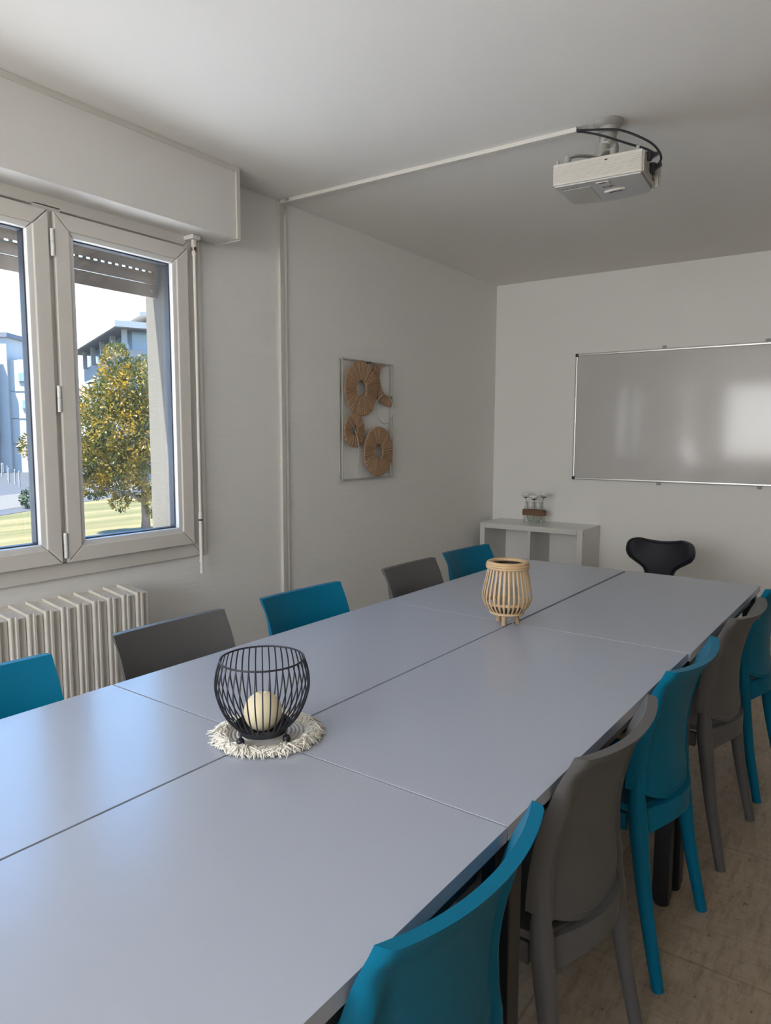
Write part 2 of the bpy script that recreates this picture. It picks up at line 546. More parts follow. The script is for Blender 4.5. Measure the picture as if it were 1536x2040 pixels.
# ---------------------------------------------------------------- window
win = thing('window_1', 'beige plastic casement window with two sashes', 'window', (XL, 0, 0), 0, None, 'structure')
def frame_bm(x0, x1, y0, y1, z0, z1, w, bev=0.004, wt=None, wb=None):
    b = bm_new()
    wt = w if wt is None else wt
    wb = w if wb is None else wb
    d = 0.0012
    def trap(p_, ax):
        add_prism(b, p_, 'x', x0, x1)
    trap([(y0, z0), (y1, z0), (y1 - w, z0 + wb), (y0 + w, z0 + wb)], 0)
    trap([(y0 + d, z1), (y0 + w, z1 - wt), (y1 - w, z1 - wt), (y1 - d, z1)], 0)
    trap([(y0, z0 + d), (y0 + w - d * .5, z0 + wb + d), (y0 + w - d * .5, z1 - wt - d), (y0, z1 - d)], 0)
    trap([(y1, z0 + d), (y1, z1 - d), (y1 - w + d * .5, z1 - wt - d), (y1 - w + d * .5, z0 + wb + d)], 0)
    es = [e_ for e_ in b.edges if all(abs(v.co.x - x1) < 1e-6 for v in e_.verts)]
    bmesh.ops.bevel(b, geom=es, offset=min(bev, w * .2), segments=2, profile=.5, affect='EDGES')
    return b
# fixed outer frame on the wall face, with a central mullion
b = frame_bm(-.05, .016, 0.735, 2.008, .806, 2.135, .062)
box6(b, -.05, .016, 1.325, 1.420, .86, 2.08)
obj('window_frame', b, 'pvc', win)
b = bm_new(); box6(b, .0, .009, 2.008, 2.034, .806, 2.135, .002)
obj('cover_strip', b, 'pvc', win)
def sash(y0, y1, name):
    z0, z1 = .862, 2.062
    b = frame_bm(-.03, .036, y0, y1, z0, z1, .055, .005)
    s_ = obj('sash', b, 'pvc', win)
    b = frame_bm(-.02, .028, y0 + .052, y1 - .052, z0 + .052, z1 - .052, .022, .009)
    obj('glazing_bead', b, 'bead', s_)
    b = frame_bm(-.022, .008, y0 + .070, y1 - .070, z0 + .070, z1 - .070, .009, .001)
    obj('gasket', b, 'gasket', s_, label='dark rubber gasket')
    b = bm_new(); box6(b, -.010, -.004, y0 + .072, y1 - .072, z0 + .072, z1 - .072)
    obj('pane', b, 'glass', s_)
    b = bm_new(); box6(b, -.026, -.020, y0 + .072, y1 - .072, z0 + .072, z1 - .072)
    obj('pane', b, 'glass', s_)
    return s_
sr = sash(1.386, 1.948, 'right')
sl = sash(0.800, 1.366, 'left')
for zc in (1.958, 1.436, .925):
    b = bm_new()
    add_lathe(b, [(.0, -.045), (.006, -.045), (.0068, -.043), (.0068, .0), (.0055, .001), (.0055, .003), (.0068, .004), (.0068, .043), (.006, .045), (0, .045)], 14, (.034, 1.378, zc))
    obj('hinge', b, 'bead', win)

# roller shutter, partly lowered, in the outer part of the opening
sh = thing('roller_shutter', 'beige roller shutter half rolled up outside the window', 'shutter', (-2.53, 1.38, 1.877))
b = bm_new()
prof = [(-.008, 0), (.007, 0), (.008, .004), (.008, .048), (.004, .053), (-.006, .053), (-.008, .048)]
add_prism(b, [(p_[0], p_[1]) for p_ in prof], 'y', -.545, .545)
eb = obj('bottom_bar', b, 'shutter', sh)
b = bm_new(); add_lathe(b, [(0, 0), (.006, .0005), (.006, .004), (.003, .005), (0, .005)], 12, (.008, .52, .024), 'x')
obj('stop_screw', b, 'clip', eb)
for k in range(5):
    b = bm_new()
    z0 = .056 + k * .052
    pr_ = [(-.006, z0), (.004, z0), (.009, z0 + .014), (.010, z0 + .026), (.007, z0 + .038), (.001, z0 + .045), (-.006, z0 + .046)]
    add_prism(b, pr_, 'y', -.545, .545)
    if k < 4:
        # punched light slots between the slats: little bridges with gaps
        n = 36
        for q in range(n):
            yy = -.54 + q * 1.08 / (n - 1)
            box6(b, -.003, .001, yy - .007, yy + .007, z0 + .044, z0 + .054)
        if k != 0:
            box6(b, -.004, -.001, -.545, .545, z0 + .044, z0 + .056)
    obj('slat', b, 'shutter', sh)

# shutter box under the ceiling
BX = -2.225
bx = thing('shutter_box', 'long white boxed roller shutter casing under the ceiling', 'casing', (XL, 0, 0))
b = bm_new(); box6(b, 0.001, .150, -2.1, 2.122, 2.111, ZC - .001, .003)
obj('casing', b, 'box', bx)
b = bm_new(); box6(b, .150, .1545, -2.1, 2.122, 2.385 - .012, ZC - .0005, .001)
obj('top_moulding', b, 'trim', bx)
b = bm_new(); box6(b, .150, .156, 2.104, 2.124, 2.111, ZC - .001, .001); box6(b, .0, .150, 2.122, 2.1255, 2.109, ZC - .001, .001)
obj('end_moulding', b, 'trim', bx)
for yy in (1.62, 1.86, 2.06):
    b = bm_new(); add_lathe(b, [(0, 0), (.004, .0), (.004, .003), (0, .004)], 10, (.1495, yy, 2.124), 'x')
    obj('screw_head', b, 'trim', bx)
# crank rod
ck = thing('shutter_crank', 'thin white crank rod hanging beside the window frame', 'crank rod', (-2.330, 1.968, 0))
b = bm_new(); box6(b, -.05, .02, -.022, .022, 2.092, 2.111, .006)
obj('bracket', b, 'white_metal', ck)
b = bm_new()
box6(b, -.007, .007, -.008, .008, 2.066, 2.093, .002)
add_lathe(b, [(0, 2.028), (.007, 2.028), (.009, 2.034), (.009, 2.046), (.006, 2.05), (.006, 2.066), (0, 2.066)], 12)
box6(b, -.010, .010, -.003, .003, 2.040, 2.078, .001)
obj('universal_joint', b, 'white_metal', ck)
b = bm_new(); box6(b, -.0105, .0105, -.0045, .0045, 2.050, 2.064, .001); add_lathe(b, [(0, 0), (.003, 0), (.003, .023), (0, .023)], 8, (-.0115, 0, 2.046), 'x')
obj('joint_pin', b, 'rust', ck, label='chipped dark joint pin')
b = bm_new(); add_tube(b, [(0, 0, 2.03), (.001, .0, 1.5), (0, 0, .99)], .0062, 12)
obj('rod', b, 'white_metal', ck)
b = bm_new(); add_lathe(b, [(0, .965), (.0085, .965), (.0085, .992), (.006, .996), (0, .996)], 12)
obj('knuckle', b, 'white_metal', ck)
b = bm_new(); add_lathe(b, [(.0066, .958), (.0092, .958), (.0092, .966), (.0066, .966)], 12)
obj('worn_ring', b, 'rust', ck, label='dark chipped ring')
b = bm_new(); add_tube(b, [(0, 0, .967), (0, 0, .79)], .0075, 12)
obj('handle', b, 'white_metal', ck)
b = bm_new(); add_tube(b, [(0, 0, .792), (0, 0, .735)], .0065, 12); add_lathe(b, [(.0066, .786), (.009, .786), (.009, .794), (.0066, .794)], 12)
obj('handle_tip', b, 'bead', ck)

# ---------------------------------------------------------------- radiator
rad = thing('radiator', 'old off white cast iron radiator with chipped paint below the window', 'radiator', (-2.355, 0, 0))
PIT = .0575
NSEC = 14
def section_bm():
    b = bm_new()
    # plan outline (x out from wall, y along wall)
    pl = [(.035, .001), (.146, .001), (.151, .003), (.153, .006), (.153, .011), (.1505, .014), (.1505, .020), (.153, .023), (.153, .030), (.151, .033), (.1455, .036), (.1435, .045), (.1455, .0555), (.035, .0555)]
    z0, z1 = .10, .738
    A = [b.verts.new((p_[0], p_[1], z0)) for p_ in pl]
    B = [b.verts.new((p_[0], p_[1], z1 + (.012 if p_[0] < .1 else -.004) + .010 * (p_[1] < .03))) for p_ in pl]
    n = len(pl)
    b.faces.new(list(reversed(A))); b.faces.new(B)
    for k in range(n): b.faces.new((A[k], A[(k + 1) % n], B[(k + 1) % n], B[k]))
    box6(b, .05, .14, -.004, .061, .14, .18)
    box6(b, .05, .14, -.004, .061, .66, .70)
    return b
b = section_bm()
s0 = obj('radiator_section', b, 'radiator', rad, 30)
s0.location.y = 1.612 - PIT
for k in range(1, NSEC):
    c = s0.copy(); COL.objects.link(c); c.parent = rad; c.location.y = 1.612 - PIT * (k + 1)
b = bm_new()
add_lathe(b, [(0, 0), (.020, 0), (.024, .006), (.024, .016), (.016, .020), (.010, .03), (0, .032)], 16, (.07, 1.612, .690), 'y')
obj('end_plug', b, 'radiator', rad)
for yy in (1.56, .82):
    b = bm_new(); box6(b, .05, .13, yy - .012, yy + .012, 0, .101, .003)
    obj('foot', b, 'radiator', rad)

# ---------------------------------------------------------------- cable trunking
tr = thing('cable_trunking', 'white vertical cable trunking running down the window wall', 'cable trunking', (XL, 2.515, 0))
b = bm_new(); box6(b, 0, .016, -.013, .013, .0985, 2.375, .002)
obj('trunk', b, 'trim', tr)
b = bm_new(); box6(b, 0, .019, -.017, .017, 2.335, 2.39, .003)
obj('corner_piece', b, 'trim', tr)
b = bm_new(); box6(b, -.0, .012, .013, .036, .0985, 2.36, .002)
obj('side_channel', b, 'wall_back', tr)
tr = thing('cable_trunking', 'white trunking crossing the ceiling to the projector', 'cable trunking', (XL, 2.515, ZC))
dx, dy = -.965 - XL, .022
b = bm_new()
add_tube(b, [(.018, 0, -.009), (dx, dy, -.009)], [(.009 * 1.414, .013 * 1.414)] * 2, 4, ref=(0, 0, 1))
for v in b.verts: pass
bm2 = bm_new(); L = math.hypot(dx - .018, dy)
add_box(bm2, ((.018 + dx) / 2, dy / 2, -.0085), (L, .024, .016), Matrix.Rotation(math.atan2(dy, dx), 3, 'Z'), .002)
b.free()
obj('trunk', bm2, 'trim', tr)
b = bm_new(); box6(b, .050, .072, -.017, -.0125, -.012, -.004, .001)
obj('end_clip', b, 'clip', tr, label='small grey clip')

# ---------------------------------------------------------------- whiteboard
WX0, WX1, WZ0, WZ1 = -1.772, -0.03, 1.022, 1.872
wb = thing('whiteboard', 'wide whiteboard with aluminium frame on the back wall', 'whiteboard', (WX0, YB, WZ0))
WW, WH = WX1 - WX0, WZ1 - WZ0
b = bm_new(); box6(b, .008, WW - .008, -.016, -.006, .008, WH - .008)
obj('board_face', b, 'white_board', wb)
b = bm_new()
for (x0, x1, z0, z1) in ((.014, WW - .014, 0, .016), (.014, WW - .014, WH - .016, WH)):
    box6(b, x0, x1, -.022, 0, z0, z1, .004)
for (x0, x1) in ((0, .016), (WW - .016, WW)):
    box6(b, x0, x1, -.022, 0, .014, WH - .014, .004)
obj('frame', b, 'alu', wb)
for cx in (0, WW - .022):
    for cz in (0, WH - .022):
        b = bm_new(); box6(b, cx - .001, cx + .023, -.024, 0, cz - .001, cz + .023, .006)
        obj('corner_cap', b, 'cap', wb, label='black plastic corner cap')
for cx in (.575, 1.158):
    b = bm_new(); box6(b, cx - .013, cx + .013, -.012, 0, WH, WH + .018, .002); box6(b, cx - .005, cx + .005, -.015, -.011, WH + .004, WH + .013, .001)
    obj('mounting_clip', b, 'clip', wb)
    b = bm_new(); box6(b, cx - .013, cx + .013, -.012, 0, -.018, 0, .002); box6(b, cx - .005, cx + .005, -.015, -.011, -.013, -.004, .001)
    obj('mounting_clip', b, 'clip', wb)

# ---------------------------------------------------------------- wall art
ar = thing('wall_art', 'metal framed wall art of woven raffia rings', 'wall decoration', (XL, 3.185, 1.40))
def AY(y): return y - 3.185
def AZ(z): return z - 1.40
y0, y1, z0, z1 = 2.950, 3.416, 1.076, 1.720
b = bm_new()
for x in (.004, .024):
    for (ya, yb, za, zb_) in ((y0, y1, z0, z0 + .006), (y0, y1, z1 - .006, z1), (y0, y0 + .006, z0, z1), (y1 - .006, y1, z0, z1)):
        box6(b, x - .003, x + .003, AY(ya), AY(yb), AZ(za), AZ(zb_), .001)
for ya in (y0 + .003, y1 - .003):
    for za in (z0 + .003, z1 - .003):
        box6(b, .004, .024, AY(ya) - .003, AY(ya) + .003, AZ(za) - .003, AZ(za) + .003)
obj('metal_frame', b, 'frame_paint', ar)
random.seed(4)
def disc(cy, cz, Ro, Ri, xo, clip_y=None, clip_z=None, n=96):
    b = bm_new()
    # wrapped strands: radial ridges
    rings = []
    for k in range(n):
        a_ = 2 * PI * k / n
        j = .0035 * random.random() + (.0036 if k % 2 else 0)
        ca, sa = math.cos(a_), math.sin(a_)
        row = []
        for (r_, x_) in ((Ri, .008), (Ri + .004, .0100 + j), ((Ri + Ro) / 2, .0100 + j), (Ro - .004, .0090 + j), (Ro + j * .6, .008), (Ro - .004, .001), (Ri + .004, .001)):
            y_ = cy + r_ * ca; z_ = cz + r_ * sa
            row.append(b.verts.new((xo + x_, AY(y_), AZ(z_))))
        rings.append(row)
    for k in range(n):
        A, B = rings[k], rings[(k + 1) % n]
        for q in range(7):
            b.faces.new((A[q], A[(q + 1) % 7], B[(q + 1) % 7], B[q]))
    for lim, ax in ((clip_y, 1), (clip_z, 2)):
        if lim is not None:
            no = [0, 0, 0]; no[ax] = 1
            co = [0, 0, 0]; co[ax] = lim
            r_ = bmesh.ops.bisect_plane(b, geom=b.verts[:] + b.edges[:] + b.faces[:], plane_co=co, plane_no=no, clear_outer=True)
            bmesh.ops.holes_fill(b, edges=[e_ for e_ in b.edges if e_.is_boundary])
    return b
obj('woven_ring', disc(3.109, 1.5686, .146, .043, .022), 'raffia', ar, 20)
obj('woven_ring', disc(3.050, 1.3435, .090, .023, .020), 'raffia', ar, 20)
obj('woven_ring', disc(3.2635, 1.2263, .138, .040, .026), 'raffia', ar, 20)
obj('woven_ring', disc(3.392, 1.640, .158, .100, .010, AY(y1 - .004), AZ(z1 - .004)), 'raffia', ar, 20)
b = bm_new(); add_torus(b, .082, .0026, (.030, AY(3.331), AZ(1.464)), 48, 6, 'x')
obj('wire_circle', b, 'frame_paint', ar)
b = bm_new()
cv = catmull([(.041, AY(2.949), AZ(1.4246)), (.042, AY(2.986), AZ(1.401)), (.042, AY(3.020), AZ(1.368)), (.042, AY(3.047), AZ(1.327)), (.041, AY(3.068), AZ(1.276)), (.036, AY(3.076), AZ(1.217)), (.030, AY(3.072), AZ(1.153)), (.024, AY(3.066), AZ(1.079))])
add_tube(b, cv, .0018, 6)
add_tube(b, [(.026, AY(2.952), AZ(1.572)), (.030, AY(2.966), AZ(1.572))], .0018, 6)
add_tube(b, [(.028, AY(3.135), AZ(1.296)), (.030, AY(3.15), AZ(1.294))], .0018, 6)
obj('wire_curve', b, 'frame_paint', ar)
b = bm_new(); box6(b, .001, .028, AY(3.186), AY(3.206), AZ(1.712), AZ(1.7165))
obj('hanger', b, 'dark', ar, label='black hanging clip')

# ---------------------------------------------------------------- low cube shelf
shx = thing('cube_shelf', 'low white cube shelf in the far corner', 'shelf unit', (-2.305, 4.43, 0))
SW, SD, SH = .737, .343, .716
b = bm_new(); box6(b, 0.038, SW - .038, 0, SD, SH - .036, SH, .0015); obj('top_board', b, 'shelf', shx)
b = bm_new(); box6(b, 0.038, SW - .038, 0, SD, 0, .036, .0015); obj('bottom_board', b, 'shelf', shx)
for x in (0, SW - .037):
    b = bm_new(); box6(b, x, x + .037, 0, SD, 0, SH, .0015)
    sp_ = obj('side_panel', b, 'shelf', shx)
    if x > .1:
        for yy in (.018, SD - .03):
            b = bm_new(); add_lathe(b, [(0, 0), (.0045, 0), (.0045, .0012), (0, .0012)], 10, (x + .0365, yy, SH - .030), 'x')
            obj('bolt_hole', b, 'dark', sp_, label='dark round bolt hole')
b = bm_new(); box6(b, SW / 2 - .008, SW / 2 + .008, .004, SD, .036, SH - .036); obj('divider', b, 'shelf', shx)
for (xa, xb) in ((.037, SW / 2 - .008), (SW / 2 + .008, SW - .037)):
    b = bm_new(); box6(b, xa, xb, .004, SD, SH / 2 - .008, SH / 2 + .008); obj('middle_shelf', b, 'shelf', shx)

# bottles tied with raffia
bt = thing('bottle_vase', 'three small glass bottles tied together with brown raffia', 'vase', (-1.985, 4.62, SH))
BXS = (-.054, 0, .054)
for x in BXS:
    b = bm_new()
    po = [(0, .001), (.024, .001), (.0262, .004), (.0262, .090), (.022, .104), (.013, .120), (.0125, .132), (.017, .143), (.0175, .146)]
    add_lathe(b, po + [(.0155, .146), (.0112, .132), (.0117, .120), (.0205, .103), (.0245, .090), (.0245, .008), (0, .006)], 24, (x, 0, 0), 'z', False)
    obj('bottle', b, 'clear', bt)
b = bm_new()
def band_pts(r_, z, n=16):
    pts = []
    for k in range(n + 1): a_ = -PI / 2 + PI * k / n; pts.append((.054 + r_ * math.cos(a_), r_ * math.sin(a_), z))
    for k in range(n + 1): a_ = PI / 2 + PI * k / n; pts.append((-.054 + r_ * math.cos(a_), r_ * math.sin(a_), z))
    return pts
for q in range(9):
    add_tube(b, band_pts(.0285 + .0006 * (q % 2), .056 + q * .0042), .0026, 6, closed=True)
obj('raffia_band', b, 'raffia_band', bt)
def flower(x, z, sx, sy, label, seed):
    random.seed(seed)
    t = thing('white_flower', label, 'flower', (-1.985 + x, 4.62, SH), 0, 'white flowers in the bottles')
    b = bm_new()
    cv = catmull([(sx * -.9, 0, .009), (sx * -.5, .002, .05), (0, .002, .10), (0, 0, .132), (sx, sy, z - .012)], 5)
    add_tube(b, cv, .0016, 6)
    obj('stem', b, 'stem', t)
    b = bm_new()
    for k in range(6):
        a_ = 2 * PI * k / 6 + random.random() * .4
        d_ = Vector((math.cos(a_), math.sin(a_), 0)); pn = Vector((-d_.y, d_.x, 0))
        c0 = Vector((sx, sy, z - .011))
        tip = c0 + d_ * .022 + Vector((0, 0, -.004 + .008 * random.random()))
        mid = c0 + d_ * .014 + Vector((0, 0, .004))
        vs = [b.verts.new(p_) for p_ in (c0, mid + pn * .006, tip, mid - pn * .006, c0 + Vector((0, 0, -.004)))]
        b.faces.new((vs[0], vs[1], vs[2], vs[3])); b.faces.new((vs[4], vs[3], vs[2], vs[1]))
    add_sphere(b, (sx, sy, z - .012), .007, 1)
    obj('sepal', b, 'stem', t)
    b = bm_new()
    for ring, (n, L_, el) in enumerate(((15, .044, .02), (15, .042, .30), (13, .036, .62), (10, .029, 1.0), (6, .022, 1.35))):
        for k in range(n):
            a_ = 2 * PI * (k + .5 * (ring % 2)) / n + random.uniform(-.1, .1)
            e_ = el + random.uniform(-.1, .1)
            d_ = Vector((math.cos(a_) * math.cos(e_), math.sin(a_) * math.cos(e_), math.sin(e_)))
            pn = Vector((-math.sin(a_), math.cos(a_), 0)); un = pn.cross(d_) * -1
            c0 = Vector((sx, sy, z - .006))
            w_ = .0075
            p_ = [c0, c0 + d_ * L_ * .55 + pn * w_ + un * .002, c0 + d_ * L_ + un * .004, c0 + d_ * L_ * .55 - pn * w_ + un * .002]
            q_ = [x_ + un * -.0012 for x_ in p_]
            A = [b.verts.new(x_) for x_ in p_]; B = [b.verts.new(x_) for x_ in q_]
            b.faces.new(A); b.faces.new(list(reversed(B)))
            for i in range(4): b.faces.new((A[i], B[i], B[(i + 1) % 4], A[(i + 1) % 4]))
    add_sphere(b, (sx, sy, z + .008), .027, 2, (1, 1, .55))
    obj('blossom', b, 'petal', t)
flower(-.054, .186, -.012, 0, 'white flower leaning left from the left bottle', 1)
flower(0, .176, .006, -.020, 'white flower in the middle bottle, lowest of the three', 2)
flower(.054, .194, .012, .006, 'white flower standing upright in the right bottle', 3)

# ---------------------------------------------------------------- tables
TT = .72
TY = -0.0209
XL_, XM_, XR_ = -1.4998, -0.9889, -0.4545
Y0_, Y1_, Y2_, Y3_ = -.15, .9394, 2.0334, 3.1605
def table(x0, x1, y0, y1, label, dxy=(0, 0), yaw=0.0, dz=0.0):
    cx, cy = (x0 + x1) / 2, (y0 + y1) / 2
    c_, s_ = math.cos(TY), math.sin(TY)
    t = thing('table', label, 'table', (cx * c_ - cy * s_ + dxy[0], cx * s_ + cy * c_ + dxy[1], 0), TY + yaw, 'tables pushed together')
    w, d = (x1 - x0) / 2 - .0022, (y1 - y0) / 2 - .0017
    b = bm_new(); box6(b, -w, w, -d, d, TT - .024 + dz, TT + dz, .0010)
    obj('tabletop', b, 'laminate', t)
    b = bm_new()
    zr0, zr1 = TT - .064, TT - .0245
    for sy in (-1, 1): box6(b, -w + .05, w - .05, sy * (d - .045) - .015, sy * (d - .045) + .015, zr0, zr1, .002)
    for sx in (-1, 1): box6(b, sx * (w - .035) - .015, sx * (w - .035) + .015, -d + .05, d - .05, zr0, zr1, .002)
    obj('under_frame', b, 'rail', t)
    for sx in (-1, 1):
        for sy in (-1, 1):
            b = bm_new()
            px, py = sx * (w - .028), sy * (d - .045)
            box6(b, px - .022, px + .022, py - .022, py + .022, .010, TT - .0245, .004)
            lg = obj('leg', b, 'black_metal', t)
            b = bm_new(); add_lathe(b, [(0, 0), (.020, 0), (.022, .004), (.022, .012), (.018, .014), (0, .014)], 14, (px, py, 0))
            obj('foot_glide', b, 'cap', lg)
    return t
table(XL_, XM_, Y0_, Y1_, 'white table nearest the radiator, with window reflections on its top')
table(XM_, XR_, Y0_, Y1_, 'white table at the bottom of the photo, beside the nearest teal chair')
table(XL_, XM_, Y1_, Y2_, 'white table of the window side row, between wire basket and bamboo lantern')
table(XM_, XR_, Y1_, Y2_, 'white table of the right hand row, between wire basket and bamboo lantern')
table(XL_, XM_, Y2_, Y3_, 'white table at the far end in front of the cube shelf', (.002, 0), .001)
table(XM_, XR_, Y2_, Y3_, 'white table at the far end in front of the black chair', (.007, .0), -.001)

# ---------------------------------------------------------------- plastic chairs
PROF = [(0, .0), (.19, -.042), (.33, -.066), (.42, -.078), (.50, -.080), (.60, -.068), (.71, -.034), (.78, .0)]
HT = .782
HW = .188
def bprof(z): return sinterp(z, PROF)
def chair(name, label, material, loc, rotz):
    t = thing(name, label, 'chair', loc, rotz, None)
    Y = lambda b_: -.20 - b_
    # backrest
    b = bm_new()
    NU, NV = 32, 18
    def zu(i, j):
        u = -1 + 2 * i / NU
        zb = .417 + .060 * u * u
        v = j / NV
        return u, zb + (HT - zb) * v
    def bulge(u, z): return (.033 + .025 * sstep(.76, .45, z)) * (1 - abs(u) ** 2.1)
    def thick(u, z):
        a_ = abs(u)
        rim = sstep(.80, .90, a_) * (1 - sstep(.66, .755, z))
        t_ = .0115 + .016 * rim * (1 - .55 * sstep(.95, 1.0, a_))
        t_ += .009 * sstep(HT - .05, HT - .006, z) * (1 - .3 * sstep(.93, 1, a_))
        t_ += .004 * sstep(.50, .44, z - .05 * u * u)
        return t_
    dip = lambda u, z: .008 * (1 - u * u) * sstep(.62, HT, z)
    hw = lambda z: HW + .004 * sstep(.6, .4, z)
    def front(i, j):
        u, z = zu(i, j); return Vector((u * hw(z), Y(bprof(z) + bulge(u, z)), z - dip(u, z)))
    def back(i, j):
        u, z = zu(i, j)
        return Vector((u * hw(z) * (1 - .02 * sstep(.92, 1, abs(u))), Y(bprof(z) + bulge(u, z) + thick(u, z)), z - dip(u, z)))
    add_shell(b, front, back, NU, NV)
    bk = obj('backrest', b, material, t, 42)
    # moulded lip along the lower edge of the back panel
    b = bm_new()
    pts = []
    for i in range(25):
        u = -.84 + 1.68 * i / 24
        z = .431 + .060 * u * u
        pts.append((u * hw(z), Y(bprof(z) + bulge(u, z) + .0125), z))
    add_tube(b, pts, .0045, 8)
    obj('lower_lip', b, material, bk)
    # side stile running on into the rear leg: one leg each
    for sx in (-1, 1):
        b = bm_new()
        pts, rad_ = [], []
        N = 24
        for k in range(N + 1):
            z = .545 * (1 - k / N)
            lat = interp(z, [(0, .187), (.25, .177), (.42, .172), (.545, .176)])
            dep = interp(z, [(0, .0145), (.20, .018), (.36, .0225), (.43, .0225), (.49, .0150), (.545, .006)])
            wid = interp(z, [(0, .0135), (.20, .0165), (.36, .0195), (.43, .0195), (.49, .0140), (.545, .006)])
            off = interp(z, [(0, .0155), (.20, .019), (.36, .0225), (.43, .022), (.49, .0165), (.545, .014)])
            pts.append((sx * lat, Y(bprof(z) + off + .006 * sstep(.40, .5, z)), z))
            rad_.append((wid, dep))
        add_tube(b, pts, rad_, 14, ref=(1, 0, 0))
        obj('leg', b, material, t, 50)
    # seat
    b = bm_new()
    NS, NT = 22, 16
    def sp(i, j):
        u = -1 + 2 * i / NS
        v = j / NT
        y = -.135 + .345 * v
        w_ = .178 + .016 * v
        w_ *= (1 - .10 * sstep(.82, 1.0, v) ** 2)
        y -= .018 * sstep(.7, 1, v) * u * u
        y -= .045 * (1 - v) * (1 - u * u)
        z = .416 + .010 * u * u - .012 * sstep(.75, 1.0, v) + .006 * (1 - v)
        return u, v, Vector((u * w_, y, z))
    add_shell(b, lambda i, j: sp(i, j)[2] - Vector((0, 0, .016)), lambda i, j: sp(i, j)[2], NS, NT)
    obj('seat', b, material, t, 45)
    # rear rail, bowed outwards and thickening to the legs
    b = bm_new()
    def rl(i, j, out):
        u = -1 + 2 * i / 20
        z1_ = .417 + .011 * (1 - u * u)
        z0_ = .372 - .030 * abs(u) ** 3
        z = z0_ + (z1_ - z0_) * j / 3
        bb = -.070 + .064 * (1 - u * u)
        return Vector((u * .165, Y(bb + (.016 if out else 0)), z))
    add_shell(b, lambda i, j: rl(i, j, 0), lambda i, j: rl(i, j, 1), 20, 3)
    obj('rear_rail', b, material, t, 45)
    # front rail and side rails under the seat
    b = bm_new()
    box6(b, -.165, .165, .150, .166, .355, .405, .004)
    for sx in (-1, 1): box6(b, sx * .166 - .008, sx * .166 + .008, -.12, .155, .360, .405, .004)
    obj('seat_rail', b, material, t)
    for sx in (-1, 1):
        b = bm_new()
        add_tube(b, [(sx * .168, .158, .408), (sx * .176, .168, .25), (sx * .186, .182, 0)], [(.019, .018), (.017, .016), (.013, .013)], 12, ref=(1, 0, 0))
        obj('leg', b, material, t)
    return t
def rz(dx_, dy_): return math.atan2(dy_, dx_)
def right_loc(cx, cy, ang):
    # cx, cy = top-corner line midpoint; chair forward points to the table
    f_ = Vector((-math.sin(ang), math.cos(ang), 0))
    p_ = Vector((cx, cy, 0)) + f_ * .20
    return p_
specs_r = [
    ('teal', -.400, .748, 88.0, 'nearest teal plastic chair, its back cut by the bottom edge of the photo'),
    ('grey', -.384, 1.293, 87.4, 'grey plastic chair on the right, next after the nearest teal chair'),
    ('teal', -.370, 1.842, 86.6, 'teal plastic chair on the right between the two grey chairs'),
    ('grey', -.336, 2.444, 85.8, 'farther grey plastic chair on the right, between two teal chairs'),
    ('teal', -.308, 2.965, 86.0, 'farthest teal plastic chair on the right, cut by the edge of the photo'),
]
specs_l = [
    ('teal', -1.638, .722, -92.0, 'teal plastic chair in front of the radiator, cut by the left edge'),
    ('grey', -1.643, 1.280, -91.8, 'grey plastic chair overlapping the right end of the radiator'),
    ('teal', -1.622, 1.815, -94.0, 'teal plastic chair standing in front of the vertical trunking'),
    ('grey', -1.605, 2.468, -91.5, 'grey plastic chair below the wall art'),
    ('teal', -1.604, 2.963, -95.0, 'teal plastic chair at the far end beside the cube shelf'),
]
proto = {}
for side, specs in (('teal and grey chairs along the right side of the table', specs_r), ('teal and grey chairs along the window side of the table', specs_l)):
    for (colr, cx, cy, an, lab) in specs:
        an = R(an)
        loc = right_loc(cx, cy, an)
        if colr not in proto:
            proto[colr] = chair(colr + '_chair', lab, colr, loc, an)
            proto[colr]['group'] = side
        else:
            dup(proto[colr], loc, an, lab, side)

# ---------------------------------------------------------------- black padded chair at the head of the table
bc = thing('padded_chair', 'black padded chair with a winged back at the far end of the table', 'chair', (-.973, 3.93, 0), R(2))
NU, NT = 20, 40
path = catmull([(0, .075, .752), (0, .070, .70), (0, .056, .62), (0, .030, .53), (0, -.02, .455), (0, -.10, .432), (0, -.22, .436), (0, -.31, .442), (0, -.345, .425)], 5)
WTAB = [(0, .125), (.03, .152), (.07, .168), (.12, .174), (.165, .172), (.205, .155), (.24, .115), (.275, .083), (.32, .070), (.36, .068), (.42, .075), (.50, .12), (.58, .175), (.72, .190), (.88, .185), (.97, .165), (1.0, .12)]
NTT = len(path) - 1
def shell_pt(i, j, off):
    u = -1 + 2 * i / NU
    t = j / NTT
    p_ = path[j]
    tg = path[min(j + 1, NTT)] - path[max(j - 1, 0)]
    tg.normalize()
    nrm = Vector((1, 0, 0)).cross(tg)
    w_ = sinterp(t, WTAB)
    edge = 1 - .85 * sstep(.86, 1, abs(u))
    endf = 1 - .8 * max(sstep(.03, 0, t), sstep(.97, 1, t))
    q = p_ + Vector((u * w_, 0, 0)) + nrm * (off * .013 * edge * endf)
    if t < .3:
        q.z += .020 * (abs(u) ** 2 - .35) * sstep(.3, 0, t) * (1 - .5 * sstep(.8, 1, abs(u)))
        q.y -= .030 * u * u * sstep(.34, .1, t)
    return q
b = bm_new()
add_shell(b, lambda i, j: shell_pt(i, j, 1), lambda i, j: shell_pt(i, j, -1), NU, NTT)
sh_ = obj('seat_shell', b, 'leather', bc, 60)
b = bm_new()
